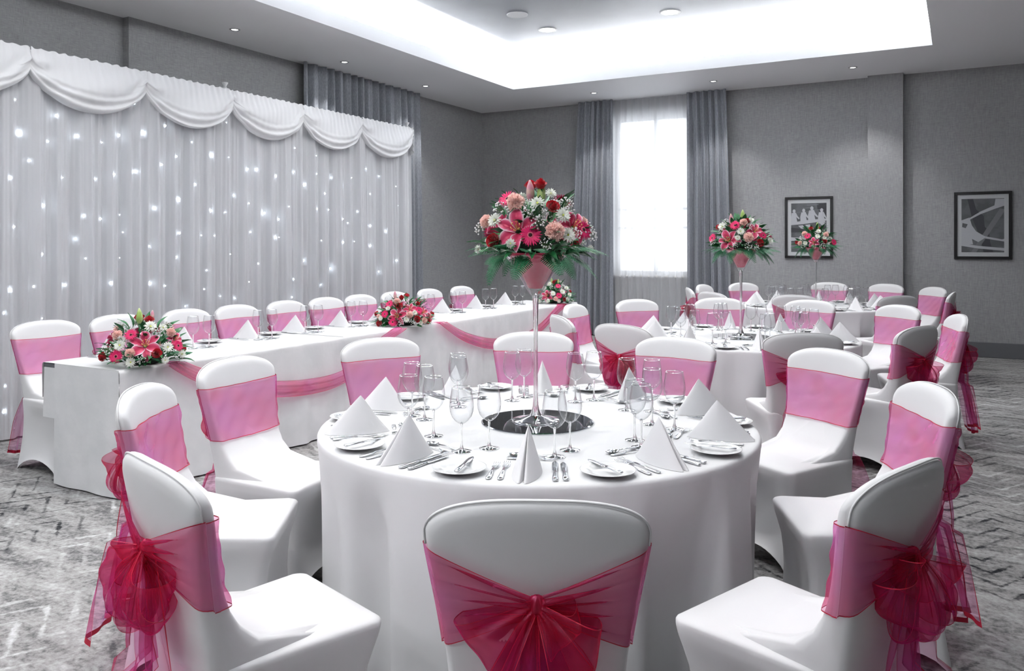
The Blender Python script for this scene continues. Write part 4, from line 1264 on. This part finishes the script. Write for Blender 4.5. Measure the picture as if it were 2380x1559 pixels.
def arrangement(loc, label, F, rx, rz, cz, seed, group, fern_n=12, leaf_n=110, base_z=0.0, fern_z=.02, droop=True, bad=None):
    """F: list of (kind, dx, dz, r) in cm on the dome side facing the hall; the far side is filled too"""
    x, y, z = loc
    root = thing('flower_arrangement', label, 'flowers', loc, math.atan2(-x, y), group)
    r = random.Random(seed)
    def dome(dx, dz, k=1.):
        a = 1-(dx/rx)**2-((dz-cz)/rz)**2
        d = -.92*rx*math.sqrt(max(0.0, a))
        n = Vector((dx/rx**2, d/rx**2, (dz-cz)/rz**2))
        n = n.normalized()+Vector((0, -.35, .15))
        return Vector((dx, d, dz)), n.normalized()
    # foam core, its dark colour painting the shade in gaps between blooms
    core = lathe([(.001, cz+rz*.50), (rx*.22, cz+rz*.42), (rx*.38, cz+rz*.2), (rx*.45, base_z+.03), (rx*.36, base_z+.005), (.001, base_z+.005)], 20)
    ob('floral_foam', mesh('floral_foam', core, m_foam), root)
    back = []
    for kind, dx, dz, R in F:
        dx, dz, R = dx/100, dz/100, R/100
        p, n = dome(dx, dz)
        if kind == 'lily':
            c = place('lily', LC, root, p-n*R*.55, n, R*1.05, r.uniform(0, 1))
            for i in range(6):
                a = i*PI/3+r.uniform(-.12, .12)
                ob('petal', LP[i % 2], c, (0, 0, 0), (r.uniform(-.12, .12), 0, a), r.uniform(.94, 1.06))
            back.append((kind, dx, dz, R))
        elif kind in ('bg', 'bp'):
            place('lily_bud', BUD[kind[1]], root, Vector((dx, -.02, dz)), Vector((dx*.6, -.02, 1)), R, r.uniform(0, 6))
        else:
            o = place(kind, FL[kind][r.randrange(len(FL[kind]))], root, p, n if kind != 'rose' or dz < cz+.8*rz else Vector((dx, -.3, 1)), R, r.uniform(0, 6))
            if p.y < -.03 and r.random() < .8: back.append((kind, dx, dz, R))
    for kind, dx, dz, R in back:   # far side of the dome
        p, n = dome(dx, dz); p = Vector((-p.x, -p.y, p.z)); n = Vector((-n.x, -n.y, n.z))
        if kind == 'lily':
            c = place('lily', LC, root, p-n*R*.55, n, R, r.uniform(0, 1))
            for i in range(6): ob('petal', LP[i % 2], c, (0, 0, 0), (0, 0, i*PI/3), 1.0)
        else: place(kind, FL[kind][0], root, p, n, R, r.uniform(0, 6))
    for i in range(leaf_n):
        a = r.uniform(0, 2*PI); e = r.uniform(-.05, 1.25) if i % 3 else r.uniform(-.15, .35)
        rr = .74 if i % 2 else r.uniform(.45, .66)
        p = Vector((rx*rr*cos(e)*cos(a), rx*rr*cos(e)*sin(a), cz+rz*rr*sin(e)))
        if p.z < base_z+.012: p.z = base_z+.012+r.uniform(0, .02)
        d = Vector((cos(a)*cos(e), sin(a)*cos(e), sin(e)*.8+r.uniform(-.1, .5)))
        q = d.to_track_quat('X', 'Z') @ Quaternion((1, 0, 0), r.uniform(-.7, .7))
        o = ob('leaf', LEAF[r.randrange(4)], root, p); o.rotation_mode = 'QUATERNION'; o.rotation_quaternion = q
        s = r.uniform(.07, .105); o.scale = (s, s, s)
    for i in range(14):   # more sprays of tiny blossom between the heads
        a = r.uniform(0, 2*PI); e = r.uniform(.1, 1.2)
        n = Vector((cos(a)*cos(e), sin(a)*cos(e), sin(e)))
        place('gypsophila', FL['gypsophila'][i % 3], root, Vector((rx*.74*n.x, rx*.74*n.y, cz+rz*.74*n.z)), n, r.uniform(.024, .033), r.uniform(0, 6))
    for i in range(fern_n):
        a = 2*PI*(i+r.uniform(-.25, .25))/fern_n
        el = (r.uniform(-.2, .25) if i % 3 else r.uniform(-.9, -.4)) if droop else r.uniform(.1, .35)
        p = Vector((rx*.5*cos(a), rx*.5*sin(a), base_z+fern_z+r.uniform(0, .025)))
        d = Vector((cos(a), sin(a), el))
        o = ob('fern_frond', FERN[r.randrange(4)], root, p); o.rotation_mode = 'QUATERNION'
        o.rotation_quaternion = d.to_track_quat('X', 'Z') @ Quaternion((1, 0, 0), r.uniform(-.3, .3))
        s = r.uniform(.15, .20) if droop else r.uniform(.14, .19); o.scale = (s, s, s*(1. if droop else .5))
    if bad:
        for o in root.children:
            k = o.name.split('.')[0]
            if k in ('leaf', 'fern_frond'): settle(o, root, bad, True)
            elif k in ('gypsophila', 'rose', 'gerbera', 'carnation', 'chrysanthemum') and not droop: settle(o, root, bad, False)
    return root
G, C_, R_, Mm, Gy, Li = 'gerbera', 'carnation', 'rose', 'chrysanthemum', 'gypsophila', 'lily'
A1 = [(Li, -7.7, 11.3, 8.6), (Li, 16.6, 12.5, 7), (G, -2, 8, 4.5), (G, -11.2, 22.5, 4.2), (G, 18.8, 10.2, 4.4), (R_, -17.2, 6.1, 3.5), (R_, 6.9, 19.7, 3.3), (R_, 2, 29.5, 3.3),
      (C_, -7.9, 21, 3.9), (C_, 7.3, 9.4, 4.0), (C_, -19.5, 13.5, 3.0), (Mm, .7, 20.4, 3.2), (Mm, 10.6, 15.7, 3.3), (Mm, 12.4, 8.0, 3.4), (Mm, -16, 13.8, 3.3), (Mm, -9.6, 4.8, 2.2), (Mm, 6, 24.5, 2.6), (Mm, -23, 2.5, 2.0),
      ('bp', -2.3, 22.5, 8.5), ('bg', 2.3, 21.8, 8.5), (Gy, -13.8, 18.3, 3.6), (Gy, -2.8, 17, 3.0), (Gy, 11.8, 20, 3.3), (Gy, 21.5, 8, 3.6), (Gy, -21.5, 11, 3.2), (Gy, 1, 13, 3.2), (Gy, 15.5, 8.5, 3.2), (Gy, 4, 4.5, 2.6)]
A2 = [(Li, -9.9, 8.4, 8.8), (Li, 11.5, 16, 7), (G, -4.4, 19.1, 4.4), (G, -21.5, 9.5, 4), (R_, 14.5, 5.8, 3.6), (R_, -17.2, 18.5, 2.8), (R_, 5, 23.2, 2.8), (C_, 2, 21.4, 3.2), (C_, 5.6, 9.7, 4.1),
      (Mm, -13.8, 18.2, 3.9), (Mm, 0, 14.3, 3.3), (Mm, 7.6, 23.2, 2.6), (Mm, -2.3, 9.4, 2.5), (Mm, 21.5, 7.5, 3), (G, 16.5, 11.5, 3.2), ('bp', -7.4, 21, 8), ('bg', 1.3, 23, 9), (Gy, 5.6, 3.6, 3.6), (Gy, -20.5, 6, 3), (Gy, 6, 17.6, 3.2), (Gy, -11, 22, 3), (Gy, -4, 4, 2.6), (Gy, 11, 2.5, 2.8)]
A3 = [(Li, -2.2, 7.2, 6.6), (G, -9.1, 14.4, 4.2), (G, 19.6, 7.2, 4.2), (R_, -5.5, 23.9, 3), (R_, -21.5, 7.2, 3), (R_, 9.8, 8.5, 3.4), (C_, -12.4, 17, 3.4), (C_, 11, 15.7, 3.4), (C_, -17.5, 5.9, 3), (Mm, 2, 13.7, 3.4), (Mm, 3, 19.8, 3.2), (Mm, -11.5, 5.9, 3.2), (Mm, 9.5, 12, 2.8),
      ('bg', 1.6, 22, 9), ('bp', -3, 17, 8), (Gy, 7, 2.6, 3.8), (Gy, -14, 2.6, 3.2), (Gy, 15, 11, 3.2), (Gy, -15.5, 12, 3.2)]
B1 = [(Li, .7, 14.4, 9.4), (Li, 18.3, 16, 5.2), (G, -7.1, 19.3, 3.9), (G, -15, 7.2, 4.4), (G, 18.8, 11.3, 3.8), (R_, 2.8, 27.6, 3.7), (R_, -22.8, 6.7, 3.3), (R_, 6.9, 8.4, 3.5), (C_, -14.3, 19, 3.2), (C_, -7.6, 9.2, 2.9), (C_, 14.6, 19.3, 3.1), (Mm, 3.5, 23.4, 4), (Mm, -12.9, 13.5, 3.6), (Mm, 12.7, 11.2, 3.6), (Mm, -7.1, 3.9, 3.3), (Mm, 20.8, 6, 2.9), (Mm, 11.3, 3.8, 2.5), (Mm, 10.4, 22.5, 2.8),
      ('bg', -2.7, 24.5, 9.5), ('bp', 4.6, 26.5, 6), (Gy, 12.5, 22.8, 3.3), (Gy, -19, 11, 3.6), (Gy, -2, 5.3, 3.2), (Gy, 8, 19.5, 3), (Gy, 16, 7, 2.8), (Gy, -12, 17, 2.6)]
B2 = [(Li, -6.6, 10.3, 8.6), (Li, 5.3, 16.8, 6.4), (Li, 17.6, 13, 6), (Li, 23.5, 8, 4.6), (G, -10, 4.8, 4.2), (G, -17, 11.3, 3.8), (G, -13, 20, 3.9), (G, 12.8, 14.5, 3.8), (R_, -22.5, 3.2, 3.7), (R_, -4.6, 18.9, 3.6), (R_, -2.4, 26, 3.2), (R_, 11.5, 7.2, 3.7), (R_, 12, 20.5, 2.7), (R_, 25.2, 10, 3.1), (R_, 21.5, 4.6, 3.2), (C_, -6.2, 22.4, 3.2), (C_, 4.6, 10.8, 3.4), (C_, 17.6, 5.4, 3), (C_, -22.3, 9, 2.3),
      (Mm, 2, 6.8, 3), (Mm, -20.5, 7.5, 2.6), (Mm, 9.2, 12.6, 2.6), (Mm, -14, 16.4, 2.6), (Mm, 14.5, 3.4, 2.3), ('bp', -8, 23.5, 7.5), (Gy, 6.8, 4.0, 3.6), (Gy, 1.7, 20.5, 3.2), (Gy, -3, 4, 2.8), (Gy, 8, 21.5, 2.8)]
B3 = [(Li, -10.3, 10.7, 8), (G, 3.8, 21.8, 3.7), (G, 4.9, 10.4, 4.2), (R_, -1.5, 26.8, 2.8), (R_, 11.5, 5.7, 2.9), (R_, -19.3, 13.5, 2.8), (C_, .9, 6.6, 3.1), (Mm, -7.2, 24, 3.7), (Mm, -2.4, 12.8, 3.7), (Mm, 9, 15, 3.8), (Mm, -8.3, 4, 2.9), (Mm, 4.9, 3.8, 2.8), (Mm, -19, 3.2, 3), (Mm, 17.7, 11, 3.2), (Mm, 13.9, 19, 3.4), (Mm, -13, 19, 3.4), (Mm, 15, 5.5, 3),
      ('bg', -4, 24.5, 6.5), ('bg', 4, 24, 6), (Gy, -4, 19.5, 3.2), (Gy, 20.5, 3.5, 3.6), (Gy, 16, 6.5, 3), (Gy, 11.5, 11, 2.8), (Gy, -16, 8, 2.8)]

# tall martini vases on mirror plates
def vase_meshes():
    cone = [(.0125, .505), (.020, .517), (.032, .535), (.050, .565), (.075, .607), (.102, .648), (.1285, .682)]
    inner = [(r-.003, z+.002) for r, z in cone[::-1][:-1]]
    bowl = mesh('bowl', lathe(cone+[(.1295, .683), (.128, .6845)]+inner, 56), m_vglass)
    stem = mesh('stem', lathe([(.0001, .53), (.014, .515), (.0125, .505), (.0115, .47), (.0095, .40), (.0085, .25), (.009, .12), (.0125, .06), (.019, .035), (.026, .022)], 24), m_glass)
    foot = mesh('foot', lathe([(.0001, .025), (.024, .0235), (.045, .015), (.075, .008), (.096, .0045), (.0985, .0022), (.096, 0), (.0001, 0)], 48), m_glass)
    r = random.Random(5)
    V, Fc = lathe([(.0001, .545)]+[(r_*.93-.002, z+.012) for r_, z in cone[2:]]+[(.11, .680), (.0001, .672)], 44)
    V = [(x*(1+.03*sin(7*math.atan2(y, x)+z*60)), y*(1+.03*sin(7*math.atan2(y, x)+z*60)), z) for x, y, z in V]
    lin_ = mesh('tissue_lining', (V, Fc), m_tissue)
    return bowl, stem, foot, lin_
VB, VS, VF, VL = vase_meshes()
ME_MIR = mesh('mirror_plate', lathe([(.0001, .006), (.226, .006), (.232, .0035), (.232, 0), (.0001, 0)], 96), m_mirror, True)
ME_MIR.polygons.foreach_set('use_smooth', [False]*len(ME_MIR.polygons))
for ti, ((cx, cy), tname, tops) in enumerate(TABLES):
    o = ob('mirror_plate', ME_MIR, None, (cx, cy, TZ)); tag(o, 'round mirror plate under the tall vase, '+tname, 'mirror', 'mirror plates')
    v = thing('martini_vase', 'tall glass martini vase lined with pink tissue, '+tname, 'vase', (cx+(-.008 if ti == 0 else 0), cy, TZ+.0062), ti*1.3, 'martini vases')
    ob('bowl', VB, v); ob('stem', VS, v); ob('foot', VF, v); ob('tissue_lining', VL, v)
    arrangement((cx+(-.008 if ti == 0 else 0), cy, TZ+.69), 'domed pink, red and white flowers topping the vase, '+tname, (A1, A2, A3)[ti], .25, .285, .015, 100+ti, 'flowers in the tall vases', 26, 130, -.005, .005, bad=in_vase(cx+(-.008 if ti == 0 else 0), cy, TZ+.0062))
for (x, y), Fl, lab, sd in (((-4.42, 3.27), B1, 'low flower dome on head table end farthest from window', 1), ((-4.44, 5.97), B2, 'low flower dome at the middle of the head table', 2), ((-4.46, 9.14), B3, 'low flower dome on head table end nearest the window', 3)):
    a = arrangement((x, y, TZ+.003), lab, Fl, .268, .285, .02, 200+sd, 'low flowers on the head table', 14, 120, 0., .03, False, over_table)
